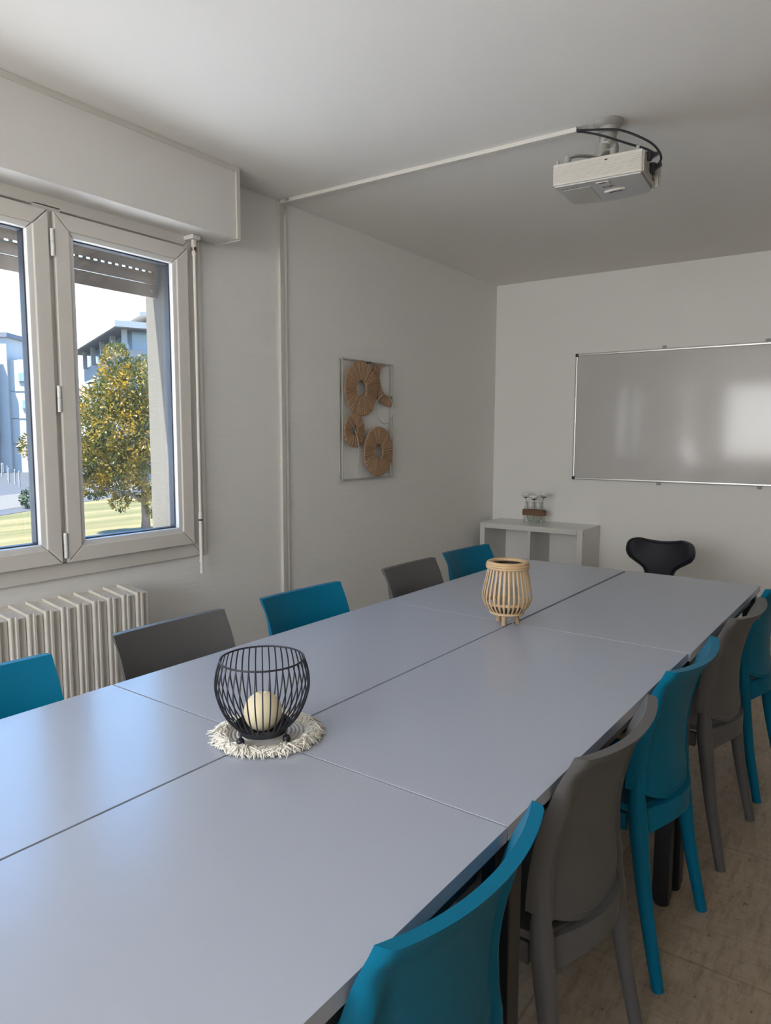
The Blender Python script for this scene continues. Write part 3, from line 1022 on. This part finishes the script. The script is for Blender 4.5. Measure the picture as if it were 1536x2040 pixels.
rim = [shell_pt(0, j, 0) for j in range(0, NTT + 1)] + [shell_pt(i, NTT, 0) for i in range(1, NU)] + [shell_pt(NU, j, 0) for j in range(NTT, -1, -1)] + [shell_pt(i, 0, 0) for i in range(NU - 1, 0, -1)]
add_tube(b, rim, .006, 8, closed=True)
obj('edge_piping', b, 'piping', sh_)
b = bm_new(); box6(b, -.06, .06, -.20, -.06, .405, .424, .004)
obj('seat_bracket', b, 'cap', bc)
for sx in (-1, 1):
    for sy in (-1, 1):
        b = bm_new()
        add_tube(b, catmull([(sx * .04, -.13 + sy * .05, .408), (sx * .12, -.13 + sy * .12, .396), (sx * .17, -.13 + sy * .17, .36), (sx * .21, -.13 + sy * .21, 0)], 5), .0075, 10)
        obj('leg', b, 'chrome', bc)

# ---------------------------------------------------------------- round mat, wire basket, candle
MX, MY = -.972, .976
BX_, BY_ = -.9525, .9458
mat_t = thing('fringed_mat', 'round jute mat with cream cotton fringe under the wire basket', 'place mat', (MX, MY, TT))
b = bm_new()
pts = []
turns = 10
for k in range(turns * 40 + 1):
    a_ = 2 * PI * k / 40
    r_ = .004 + (.084 - .004) * k / (turns * 40)
    pts.append((r_ * math.cos(a_), r_ * math.sin(a_), .0045))
add_tube(b, pts, .0042, 6)
obj('woven_centre', b, 'jute', mat_t, 60)
random.seed(11)
b = bm_new()
for k in range(1700):
    a_ = random.random() * 2 * PI
    lump = .5 + .5 * math.sin(a_ * 9 + 1.3 * math.sin(a_ * 4))
    r0 = random.uniform(.074, .086)
    L_ = random.uniform(.011, .019) + .010 * lump
    da = random.gauss(0, .22)
    h_ = random.uniform(.006, .014) + .007 * lump * random.random()
    p0 = Vector((r0 * math.cos(a_), r0 * math.sin(a_), .006))
    a1, a2 = a_ + da * .5, a_ + da * 1.1 + random.gauss(0, .06)
    p1 = Vector(((r0 + L_ * .35) * math.cos(a1), (r0 + L_ * .35) * math.sin(a1), h_))
    p2 = Vector(((r0 + L_ * .75) * math.cos(a2), (r0 + L_ * .75) * math.sin(a2), h_ * .75))
    p3 = Vector(((r0 + L_) * math.cos(a2 + random.gauss(0, .08)), (r0 + L_) * math.sin(a2 + random.gauss(0, .08)), random.uniform(.0015, .006)))
    add_tube(b, [p0, p1, p2, p3], [.0013, .0016, .0015, .0010], 4)
o = obj('fringe', b, 'cotton', mat_t, 180)

bk = thing('wire_basket', 'round black wire basket on ball feet holding a candle', 'candle basket', (BX_, BY_, TT + .0088))
RIMZ = .160
cage = [(.044, .026), (.054, .032), (.068, .048), (.080, .071), (.0878, .097), (.0895, .114), (.0865, .137), (.0795, RIMZ)]
def cagept(z): return sinterp(z, [(z_, r_) for r_, z_ in cage])
b = bm_new()
NW = 40
for k in range(NW):
    a_ = 2 * PI * k / NW
    prof_ = catmull([Vector((r_, 0, z_)) for r_, z_ in cage], 4)
    add_tube(b, [(p_.x * math.cos(a_), p_.x * math.sin(a_), p_.z) for p_ in prof_], .0014, 6)
obj('wire_cage', b, 'wire', bk, 60)
b = bm_new(); add_torus(b, .0795, .0019, (0, 0, RIMZ), 64, 8)
obj('rim', b, 'wire', bk, 60)
b = bm_new(); add_lathe(b, [(0, .0175), (.046, .0175), (.053, .034), (.0515, .0345), (.045, .0195), (0, .0195)], 40)
obj('tray', b, 'wire', bk)
for a_ in (R(256), R(16), R(136)):
    b = bm_new(); add_sphere(b, (.050 * math.cos(a_), .050 * math.sin(a_), .008), .008, 3); add_tube(b, [(.050 * math.cos(a_), .050 * math.sin(a_), .014), (.046 * math.cos(a_), .046 * math.sin(a_), .024)], .002, 6)
    obj('ball_foot', b, 'wire', bk, 60)
cn = thing('candle', 'round cream candle standing in the black wire basket', 'candle', (BX_, BY_, TT + .0088 + .0197))
b = bm_new()
pr_ = [(0, 0)]
for k in range(21):
    a_ = -PI / 2 + .40 + (PI - .40 - .20) * k / 20
    pr_.append((.0365 * math.cos(a_), .0355 + .0380 * math.sin(a_)))
pr_.append((.006, .0708)); pr_.append((0, .0698))
pr_[1] = (pr_[1][0], 0.0)
add_lathe(b, pr_, 40)
obj('wax_ball', b, 'candle', cn, 60)
b = bm_new(); add_tube(b, [(0, 0, .069), (.0005, 0, .074), (.0015, .001, .078)], .0009, 6)
obj('wick', b, 'cap', cn)

# ---------------------------------------------------------------- bamboo lantern
LX, LY = -.960, 2.038
ln = thing('bamboo_lantern', 'small bamboo slat lantern on three wooden legs at the table seam', 'lantern', (LX, LY, TT))
rimz = .195
lp = [(.049, .040), (.058, .046), (.070, .062), (.077, .082), (.0775, .096), (.0725, .125), (.066, .155), (.0610, rimz - .012)]
b = bm_new()
NSL = 30
for k in range(NSL):
    a_ = 2 * PI * k / NSL
    ca, sa = math.cos(a_), math.sin(a_)
    prof_ = catmull([Vector((r_, 0, z_)) for r_, z_ in lp], 4)
    add_tube(b, [(p_.x * ca, p_.x * sa, p_.z) for p_ in prof_], [(.0035, .0014)] * len(prof_), 6, ref=(-sa, ca, 0))
obj('slats', b, 'bamboo', ln, 40)
b = bm_new()
for (R_, r_, z_) in ((.0645, .0042, rimz - .012), (.0655, .0042, rimz - .005), (.0620, .0045, rimz + .002), (.0560, .0046, rimz + .0025), (.0500, .0042, rimz + .001)):
    add_torus(b, R_, r_, (0, 0, z_), 56, 8)
obj('rim_coil', b, 'bamboo', ln, 60)
b = bm_new(); add_torus(b, .0505, .0048, (0, 0, .038), 48, 8)
add_lathe(b, [(0, .034), (.049, .034), (.049, .040), (0, .040)], 40)
obj('base_ring', b, 'bamboo', ln, 60)
b = bm_new(); add_lathe(b, [(.066, .066), (.0695, .066), (.0715, .075), (.068, .075)], 48, cap=False)
add_lathe(b, [(.068, .075), (.066, .066)], 48, cap=False)
obj('inner_hoop', b, 'bamboo', ln)
b = bm_new(); add_lathe(b, [(0, .0405), (.047, .0405), (.050, .0455), (.047, .0455), (0, .0435)], 40)
add_lathe(b, [(.0455, rimz - .010), (.0470, rimz - .010), (.0470, rimz - .002), (.0455, rimz - .002)], 48, cap=False)
obj('lining', b, 'lantern_dark', ln, label='dark inner lining')
for a_ in (R(283), R(43), R(163)):
    b = bm_new()
    ca, sa = math.cos(a_ - .02), math.sin(a_ - .02)
    add_tube(b, [(.030 * ca, .030 * sa, .036), (.036 * ca, .036 * sa, .0)], [.0085, .0078], 14)
    obj('leg', b, 'wood', ln)
gl = thing('candle_glass', 'clear glass candle cup inside the bamboo lantern', 'glass', (LX, LY, TT + .0462))
b = bm_new(); add_lathe(b, [(0, 0), (.032, 0), (.034, .004), (.036, .080), (.0345, .080), (.0325, .006), (0, .005)], 32, cap=False)
obj('cup', b, 'clear', gl)

# ---------------------------------------------------------------- projector and its mount
pm = thing('projector_mount', 'grey metal projector mount on the ceiling', 'projector mount', (-.860, 2.552, ZC))
b = bm_new()
add_lathe(b, [(0, 0), (.052, 0), (.053, -.006), (.046, -.016), (.034, -.022), (.033, -.040), (0, -.040)], 40)
obj('ceiling_plate', b, 'mount', pm)
b = bm_new(); add_lathe(b, [(0, -.0205), (.008, -.0205), (.008, -.016), (0, -.016)], 14, (-.022, -.022, .002)); add_lathe(b, [(0, -.0205), (.008, -.0205), (.008, -.016), (0, -.016)], 14, (.022, .022, .002))
obj('screw', b, 'dark', pm, label='dark screw recess')
b = bm_new()
add_lathe(b, [(0, -.038), (.027, -.038), (.029, -.046), (.029, -.074), (.024, -.082), (0, -.082)], 28)
add_lathe(b, [(0, -.034), (.017, -.034), (.018, -.030), (.018, .030), (.017, .034), (0, .034)], 20, (0, 0, -.090), 'x')
add_lathe(b, [(0, -.034), (.010, -.034), (.010, .034), (0, .034)], 16, (0, 0, -.062), 'y')
obj('joint', b, 'mount', pm)
b = bm_new()
add_lathe(b, [(0, -.150), (.026, -.150), (.030, -.140), (.030, -.126), (.022, -.112), (.018, -.092), (0, -.092)], 28, (0, -.05, 0))
add_tube(b, catmull([(0, 0, -.098), (-.006, -.02, -.112), (-.012, -.045, -.124), (0, -.05, -.135)], 4), [.020] * 13, 12)
obj('swivel_hub', b, 'mount', pm)
for (ex, ey, bow) in ((-.078, -.165, .02), (.070, -.150, -.02), (-.085, .02, -.02), (.09, .025, .02)):
    b = bm_new()
    cv = catmull([(0, -.05, -.146), (ex * .35 + bow * .4, -.05 + (ey + .05) * .3, -.138), (ex * .75 + bow * .3, -.05 + (ey + .05) * .75, -.143), (ex, ey, -.155)], 6)
    add_tube(b, cv, [(.0045, .012)] * len(cv), 10, ref=(0, 0, 1))
    add_lathe(b, [(0, -.189), (.009, -.189), (.011, -.180), (.011, -.152), (.008, -.147), (0, -.147)], 16, (ex, ey, 0))
    obj('arm', b, 'mount', pm)
# projector body, hung upside down
PW, PD, PZ0, PZ1 = .284, .232, 2.131, 2.203
pj = thing('projector', 'white projector hanging upside down from the ceiling', 'projector', (-.8285, 2.447, PZ0), R(4.5))
HH = PZ1 - PZ0
b = bm_new()
# plan outline with bowed front (far side)
ol = [(-PW / 2, -PD / 2 + .002), (-PW / 2 + .004, -PD / 2), (PW / 2 - .004, -PD / 2), (PW / 2, -PD / 2 + .002), (PW / 2, PD / 2 - .050)]
for k in range(13):
    a_ = k / 12
    x = PW / 2 - .012 - (PW - .024) * a_
    ol.append((x, PD / 2 - .022 + .022 * math.sin(PI * a_)))
ol.append((-PW / 2, PD / 2 - .050))
n = len(ol)
def ring(z, k_):
    return [b.verts.new((p_[0] * k_, p_[1] * k_, z)) for p_ in ol]
R0_ = ring(0, .955); R1_ = ring(.010, .99); R2_ = ring(.020, 1.0); R3_ = ring(HH - .006, 1.0); R4_ = ring(HH, .975)
b.faces.new(list(reversed(R0_))); b.faces.new(R4_)
for A, B in ((R0_, R1_), (R1_, R2_), (R2_, R3_), (R3_, R4_)):
    for k in range(n): b.faces.new((A[k], A[(k + 1) % n], B[(k + 1) % n], B[k]))
obj('body', b, 'proj_under', pj)
b = bm_new()
NR = 11
z_a, z_b = .010, HH - .008
box6(b, -PW / 2 + .001, PW / 2 - .001, -PD / 2 - .002, -PD / 2 + .006, .004, HH - .002, .002)
for k in range(NR):
    z = z_a + (z_b - z_a) * (k + .5) / NR
    box6(b, -PW / 2 + .004, PW / 2 - .004, -PD / 2 - .0036, -PD / 2, z - .0021, z + .0021, .0010)
rf = obj('ribbed_side', b, 'proj', pj)
b = bm_new(); box6(b, .026, .034, -PD / 2 - .0048, -PD / 2 - .002, HH - .017, HH - .013)
obj('lock_slot', b, 'dark', rf)
for x in (-PW / 2 + .012, PW / 2 - .018):
    b = bm_new(); add_lathe(b, [(0, HH - .003), (.006, HH - .003), (.005, HH + .012), (0, HH + .012)], 14, (x, -PD / 2 + .010, 0))
    obj('foot', b, 'clip', pj)
# connector panel on the right end
b = bm_new(); box6(b, PW / 2 - .002, PW / 2 + .004, -PD / 2 + .004, PD / 2 - .055, .004, HH - .004, .002)
io = obj('connector_panel', b, 'proj_panel', pj)
for (yy, zz, w_, h_) in ((.02, .034, .018, .012), (.045, .044, .014, .008), (.03, .022, .01, .01), (-.01, .03, .014, .01)):
    b = bm_new(); box6(b, PW / 2 + .0035, PW / 2 + .0062, yy - w_ / 2, yy + w_ / 2, zz - h_ / 2, zz + h_ / 2, .001)
    obj('socket', b, 'dark', io)
b = bm_new(); box6(b, PW / 2 - .002, PW / 2 + .016, PD / 2 - .056, PD / 2 - .050, .006, HH - .002, .001); box6(b, PW / 2 - .002, PW / 2 + .020, PD / 2 - .042, PD / 2 - .036, .006, HH - .002, .001)
obj('side_fin', b, 'proj', pj)
# details of the downward face
b = bm_new(); box6(b, -PW / 2 + .018, -PW / 2 + .112, -.070, PD / 2 - .036, -.0012, .004, .001)
obj('lamp_cover', b, 'proj_panel', pj)
b = bm_new(); box6(b, -.008, .034, -.094, -.060, -.0035, .001, .0015); 
bp_ = obj('zoom_button', b, 'proj', pj)
b = bm_new(); box6(b, .003, .023, -.0935, -.0885, -.0045, -.003)
obj('button_slot', b, 'dark', bp_)
b = bm_new()
cv = catmull([(.000, .004, -.002), (.022, -.006, -.003), (.050, -.008, -.003), (.064, -.002, -.002)], 5)
add_tube(b, cv, [(.005, .006)] * len(cv), 8, ref=(0, 0, 1))
obj('focus_tab', b, 'proj', pj)
b = bm_new(); cv = catmull([(.010, .026, -.0006), (.030, .020, -.0006), (.052, .020, -.0006)], 5); add_tube(b, cv, [(.0008, .0025)] * len(cv), 6, ref=(0, 0, 1))
obj('vent_slot', b, 'dark', pj)
for (xx, w_) in ((-.118, .006), (-.104, .010), (-.085, .006), (-.071, .010)):
    b = bm_new(); box6(b, xx - w_ / 2, xx + w_ / 2, -.0845, -.0800, -.0006, .0008)
    obj('printed_symbol', b, 'print', pj)
def text_mesh(name, txt, size, parent, loc, rot, m_, depth=.0004, sx=1.0):
    fc = bpy.data.curves.new(name, 'FONT')
    fc.body = txt
    fc.size = size
    fc.extrude = depth
    fc.align_x = 'CENTER'
    fc.align_y = 'CENTER'
    fo = bpy.data.objects.new(name + '_tmp', fc)
    COL.objects.link(fo)
    bpy.context.view_layer.update()
    me = bpy.data.meshes.new_from_object(fo.evaluated_get(bpy.context.evaluated_depsgraph_get()))
    bpy.data.objects.remove(fo)
    bpy.data.curves.remove(fc)
    me.materials.clear()
    me.materials.append(M[m_])
    o_ = bpy.data.objects.new(name, me)
    COL.objects.link(o_)
    o_.parent = parent
    o_.location = loc
    o_.rotation_euler = rot
    o_.scale = (sx, 1, 1)
    return o_
# lettering on the downward face, read from the front of the machine
text_mesh('logo', 'acer', .020, pj, (.022, -.040, -.0005), (PI, 0, 0), 'print', .0004, 1.15)

# cables from the trunking to the projector
up_pts = [(-.962, 2.530, 2.383), (-.909, 2.519, 2.368), (-.849, 2.495, 2.348), (-.798, 2.480, 2.329), (-.745, 2.476, 2.300), (-.693, 2.470, 2.263), (-.664, 2.463, 2.229), (-.652, 2.452, 2.199), (-.658, 2.441, 2.178), (-.668, 2.437, 2.172)]
lo_pts = [(-.962, 2.532, 2.379), (-.914, 2.512, 2.357), (-.852, 2.478, 2.322), (-.799, 2.462, 2.291), (-.748, 2.450, 2.262), (-.702, 2.436, 2.236), (-.668, 2.418, 2.210), (-.662, 2.400, 2.196), (-.668, 2.392, 2.192)]
def cable(pts, label, name, px):
    t = thing(name, label, 'cable', pts[0])
    o_ = Vector(pts[0])
    b = bm_new(); add_tube(b, [p_ - o_ for p_ in catmull(pts, 6)], .0036, 10)
    obj('cord', b, 'cable', t)
    b = bm_new()
    e_ = Vector(pts[-1]) - o_
    add_box(b, e_ + Vector((-.006, 0, 0)), (.018, .018, .026), None, .002)
    for k in range(4): add_box(b, e_ + Vector((.006 + k * .005, .0005 * k, .001 * k)), (.003, .014 - k * .002, .018 - k * .002), None, .001)
    obj('plug', b, 'cable', t)
cable(up_pts, 'black cable looping widest from trunking to projector', 'projector_cable', 0)
cable(lo_pts, 'black cable running below the other into the projector end', 'projector_cable', 0)

# ---------------------------------------------------------------- outside
GZ = -1.62
bm = bm_new(); box6(bm, -17.2, XL - WT - .3, -14, 16, GZ - .2, GZ + .004)  # unseen pale ground, added to throw sunlight up through the window
tag(struct('bounce_strip', bm, 'bounce_ground'), 'unseen pale ground strip added to bounce sunlight into the room', 'bounce_ground', None, 'structure')
bm = bm_new(); box6(bm, -140, -17.2, -120, 140, GZ - .2, GZ); box6(bm, -17.2, XL - WT - .3, -120, -14, GZ - .2, GZ); box6(bm, -17.2, XL - WT - .3, 16, 140, GZ - .2, GZ)
tag(struct('lawn', bm, 'lawn'), 'sunlit striped lawn outside the window', 'lawn', None, 'structure')
# road system set across the view axis of the street
SD_ = Vector((-.46, .887, 0))      # along the street
SN_ = Vector((-.887, -.46, 0))     # away from the house
def strip(name, d0, d1, m_, zz, label, l0=-60, l1=60):
    b = bm_new()
    c_ = [SN_ * d0 + SD_ * l0, SN_ * d1 + SD_ * l0, SN_ * d1 + SD_ * l1, SN_ * d0 + SD_ * l1]
    A = [b.verts.new((p_.x, p_.y, GZ)) for p_ in c_]; B = [b.verts.new((p_.x, p_.y, GZ + zz)) for p_ in c_]
    b.faces.new(A); b.faces.new(B)
    for k in range(4): b.faces.new((A[k], A[(k + 1) % 4], B[(k + 1) % 4], B[k]))
    return tag(struct(name, b, m_), label, 'road', None, 'structure')
strip('shade_strip', 17.4, 18.6, 'asphalt', .012, 'dark strip painting shade at the edge of the lawn')  # asphalt-dark strip stands in for shade on the ground
strip('pavement', 18.6, 23.0, 'pavement', .02, 'sunlit pale pavement beyond the lawn')
strip('road', 23.0, 60.0, 'asphalt', .015, 'blue grey asphalt street beyond the pavement')
cr_ = thing('zebra_crossing', 'pale painted crossing bars on the street', 'road marking', SN_ * 26.2 + SD_ * 30 + Vector((0, 0, GZ + .016)), 0, None, 'structure')
for k in range(12):
    b = bm_new()
    q0 = SD_ * (k * 1.3 - 15)
    c_ = [q0 - SN_ * 1.4, q0 + SN_ * 1.4, q0 + SN_ * 1.4 + SD_ * .6, q0 - SN_ * 1.4 + SD_ * .6]
    A = [b.verts.new((p_.x, p_.y, 0)) for p_ in c_]; B = [b.verts.new((p_.x, p_.y, .006)) for p_ in c_]
    b.faces.new(A); b.faces.new(B)
    for i in range(4): b.faces.new((A[i], A[(i + 1) % 4], B[(i + 1) % 4], B[i]))
    obj('painted_bar', b, 'road_paint', cr_)
bl = None
for k, (x, y) in enumerate(((-50.5, 25.2), (-46.6, 23.6), (-43.9, 22.3), (-42.4, 21.9), (-40.0, 20.9))):
    if bl is None:
        b = bm_new(); add_lathe(b, [(0, 0), (.045, 0), (.045, .85), (.03, .9), (0, .92)], 10)
        bl = obj('bollard', b, 'bld_white'); bl.location = (x, y, GZ + .015)
        tag(bl, 'slim white bollard in a row on the street', 'bollard', 'bollards on the street')
    else:
        c = bl.copy(); COL.objects.link(c); c.location = (x, y, GZ + .015)
def leaves(name, blobs, n, size, m_, parent, seed, c0):
    random.seed(seed)
    b = bm_new()
    tot = sum(w_ for *_, w_ in blobs)
    for k in range(n):
        q = random.random() * tot
        for (cx, cy, cz, rx, rz_, w_) in blobs:
            q -= w_
            if q <= 0: break
        while True:
            d_ = Vector((random.gauss(0, 1), random.gauss(0, 1), random.gauss(0, 1)))
            if d_.length > .1: break
        d_.normalize()
        rr = random.uniform(.35, 1.0) ** .5
        p_ = Vector((cx + d_.x * rx * rr, cy + d_.y * rx * rr, cz + d_.z * rz_ * rr)) - c0
        ax = (d_ + Vector((random.gauss(0, .6), random.gauss(0, .6), random.gauss(0, .6) + .2))).normalized()
        sd = ax.cross(Vector((random.gauss(0, 1), random.gauss(0, 1), random.gauss(0, 1)))).normalized()
        nn = ax.cross(sd)
        L_ = size * random.uniform(.7, 1.25)
        v = [b.verts.new(x_) for x_ in (p_, p_ + ax * L_ * .5 + sd * L_ * .2 + nn * L_ * .05, p_ + ax * L_, p_ + ax * L_ * .5 - sd * L_ * .2 + nn * L_ * .05)]
        b.faces.new((v[0], v[1], v[2])); b.faces.new((v[0], v[2], v[3]))
    return obj(name, b, m_, parent, 180)
# magnolia
T0 = Vector((-18.05, 13.15, GZ))
tr_ = thing('magnolia_tree', 'golden green broad leaved tree just outside the window', 'tree', T0)
b = bm_new()
add_tube(b, catmull([(0, 0, 0), (.03, 0, .5), (-.02, .02, 1.1), (.05, .05, 2.2), (0, 0, 3.6), (-.1, 0, 4.8)], 5), [.16, .15, .14, .14, .13, .12, .12, .12, .11, .11, .11, .11, .10, .10, .09, .09, .08, .08, .07, .06, .06, .05, .04, .03, .02, .02], 10)
tk = obj('trunk', b, 'bark', tr_)
for (q) in (((0, 0, .95), (-.3, -.3, 1.2), (-.9, -.8, 1.35), (-1.4, -1.3, 1.5)), ((0, 0, 1.0), (.3, .35, 1.3), (.7, .8, 1.7)), ((0, 0, 1.4), (-.4, -.2, 2.0), (-.8, -.7, 2.8)), ((.04, .04, 2.0), (.3, .1, 2.8), (.6, .3, 3.6))):
    b = bm_new(); cv = catmull(q, 4); add_tube(b, cv, [.075 - .055 * k / (len(cv) - 1) for k in range(len(cv))], 8)
    obj('branch', b, 'bark', tk)
def TP(px_along, dz, r_, rz_, w_, dd=0.0):
    # px_along: metres to the right along the view's horizontal; dd: metres away from the viewer
    rv = Vector((.818, .576, 0)); fv = Vector((-.80, .60, 0))
    p_ = T0 + rv * px_along + fv * dd
    return (p_.x, p_.y, GZ + dz, r_, rz_, w_)
blobs = [TP(-.75, 3.3, 1.15, 1.1, 5), TP(-.45, 4.2, .9, .9, 3.5), TP(-.72, 5.0, .42, .62, 1.3), TP(.15, 4.5, .75, .75, 2.2), TP(.35, 3.2, .95, 1.1, 3.0),
         TP(-1.15, 2.3, .80, .80, 3.0), TP(-.55, 2.1, .75, .6, 2.0), TP(.3, 1.9, .6, .7, 1.3), TP(-1.45, 1.5, .50, .45, 1.2), TP(-1.3, 3.9, .6, .5, 1.2),
         TP(-.75, .95, .26, .28, .35), TP(.35, .95, .40, .45, .8), TP(-1.65, 2.9, .55, .8, 2.0), TP(-1.6, 2.0, .5, .6, 1.4), TP(-.5, 1.25, .5, .3, .5), TP(-.5, 2.8, 1.0, 1.6, 3.0), TP(-.55, 2.9, .6, 1.2, 3.0)]
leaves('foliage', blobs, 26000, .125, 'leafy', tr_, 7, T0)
T1 = Vector((-45.0, 25.2, GZ))
t2 = thing('street_tree', 'small golden tree farther off across the street', 'tree', T1)
b = bm_new(); add_tube(b, [(0, 0, 0), (.05, 0, 1.5), (0, 0, 3.2)], [.14, .12, .06], 8); obj('trunk', b, 'bark', t2)
rv = Vector((.818, .576, 0))
def T1P(al, dz, r_, rz_, w_): p_ = T1 + rv * al; return (p_.x, p_.y, GZ + dz, r_, rz_, w_)
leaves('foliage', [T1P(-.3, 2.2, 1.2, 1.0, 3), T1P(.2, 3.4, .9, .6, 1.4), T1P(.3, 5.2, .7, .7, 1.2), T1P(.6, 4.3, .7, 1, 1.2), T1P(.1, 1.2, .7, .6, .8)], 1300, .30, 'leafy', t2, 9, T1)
H0 = Vector((-28.0, 15.1, GZ))
hb = obj('clipped_bush', bm_new(), 'hedge'); bpy.data.objects.remove(hb)
hb = thing('clipped_bush', 'small dark green rounded bush by the pavement', 'bush', H0)
leaves('foliage', [(H0.x, H0.y, GZ + .40, .42, .42, 1)], 900, .12, 'hedge', hb, 10, H0)
b = bm_new(); add_tube(b, [(0, 0, 0), (0, 0, .35)], .05, 8); obj('stem', b, 'bark', hb)

# corner building on the right
P0 = Vector((-39.4, 26.95, GZ))
ang = math.atan2(.389, -.921)          # local +X runs along the left facade, away from the viewer
bd = thing('office_building', 'white corner building with a wide overhanging roof behind the tree', 'building', P0, ang)
# local: +X = away along the left facade; the right facade runs along local -Y
def L(x0, x1, y0, y1, z0, z1, name, m_, bev=0):
    b = bm_new(); box6(b, x0, x1, y0, y1, z0, z1, bev); return obj(name, b, m_, bd)
z0 = -GZ
L(1.6, 17, -16, -1.6, 0, z0 + 7.7, 'core_wall', 'bld_white')
L(0.9, 17, -16, -0.9, z0 + 5.55, z0 + 6.75, 'spandrel', 'bld_white')
L(1.2, 17, -16, -1.2, z0 + 0.6, z0 + 5.55, 'curtain_wall', 'bld_glass')
L(1.3, 17, -16, -1.3, z0 + 6.75, z0 + 8.0, 'upper_glazing', 'bld_glass')
L(0, 18, -17, 0, z0 + 8.0, z0 + 8.38, 'roof_slab', 'bld')
L(0.1, 17.9, -16.9, -.1, z0 + 7.94, z0 + 8.0, 'soffit', 'bld_grey')
for k in range(5):
    L(.55 + 3.6 * k, .85 + 3.6 * k, -.85, -.55, z0 + 6.6, z0 + 7.95, 'column', 'bld_white')
for k in range(1, 4):
    L(.55, .85, -.85 - 3.4 * k, -.55 - 3.4 * k, z0 + .0, z0 + 7.95, 'column', 'bld_white')
for k in range(5):
    L(1.10 + 3.2 * k, 1.3 + 3.2 * k, -1.18, -1.10, z0 + .6, z0 + 5.5, 'mullion', 'bld_white')
L(.9, 1.15, -16, -.9, z0 + 3.0, z0 + 3.3, 'floor_band', 'bld_white')
L(2.6, 15, -14, -2.8, z0 + 8.38, z0 + 9.05, 'planter', 'bld_green')
L(1.6, 16, -15, -1.9, z0 + 9.05, z0 + 9.28, 'upper_roof', 'bld_white')
L(1.9, 4.5, -9, -2.4, z0 + 9.28, z0 + 9.75, 'plant_room', 'bld')
# block across the street on the left
P1 = Vector((-55.9, 28.7, GZ))
a2 = math.atan2(.576, .818)
ab = thing('apartment_block', 'pale blue grey block across the street at the left edge', 'building', P1, a2)
def L2(x0, x1, y0, y1, z0_, z1_, name, m_, par=None):
    b = bm_new(); box6(b, x0, x1, y0, y1, z0_, z1_); return obj(name, b, m_, par or ab)
w_main = L2(-14, 0, 0, 4, 0, 10.4, 'main_wall', 'bld')
L2(-14.2, .15, -.12, 4.2, 10.4, 10.75, 'roof_cornice', 'bld_grey')
w_low = L2(0.002, 2.4, .3, 2.9, 0, 8.75, 'side_wing', 'bld')
for zc in (2.2, 4.2, 6.3):
    L2(0.01, 2.4, .27, .31, zc, zc + .05, 'panel_joint', 'bld_grey', w_low)
for (xc, zc) in ((1.15, 7.4), (1.35, 5.3), (1.5, 3.2)):
    f_ = L2(xc - .45, xc + .45, .22, .32, zc - .36, zc + .36, 'window', 'bld_white', w_low)
for (xc, zc) in ((1.15, 7.4), (1.35, 5.3), (1.5, 3.2)):
    L2(xc - .38, xc + .38, .20, .225, zc - .30, zc + .30, 'window_pane', 'bld_glass')
L2(-6.5, -1.15, -.35, .02, 2.5, 9.4, 'glazed_bay', 'bld_glass')
for zc in (2.45, 3.6, 4.35, 5.6, 6.3, 7.5, 8.3):
    L2(-6.5, -1.12, -.42, .02, zc, zc + .16, 'bay_band', 'bld')
L2(-1.12, -.70, -.75, -.33, 0, 9.7, 'pillar', 'bld_white')
L2(-6.5, -1.15, -.1, .02, .1, 2.3, 'shop_window', 'bld_glass')
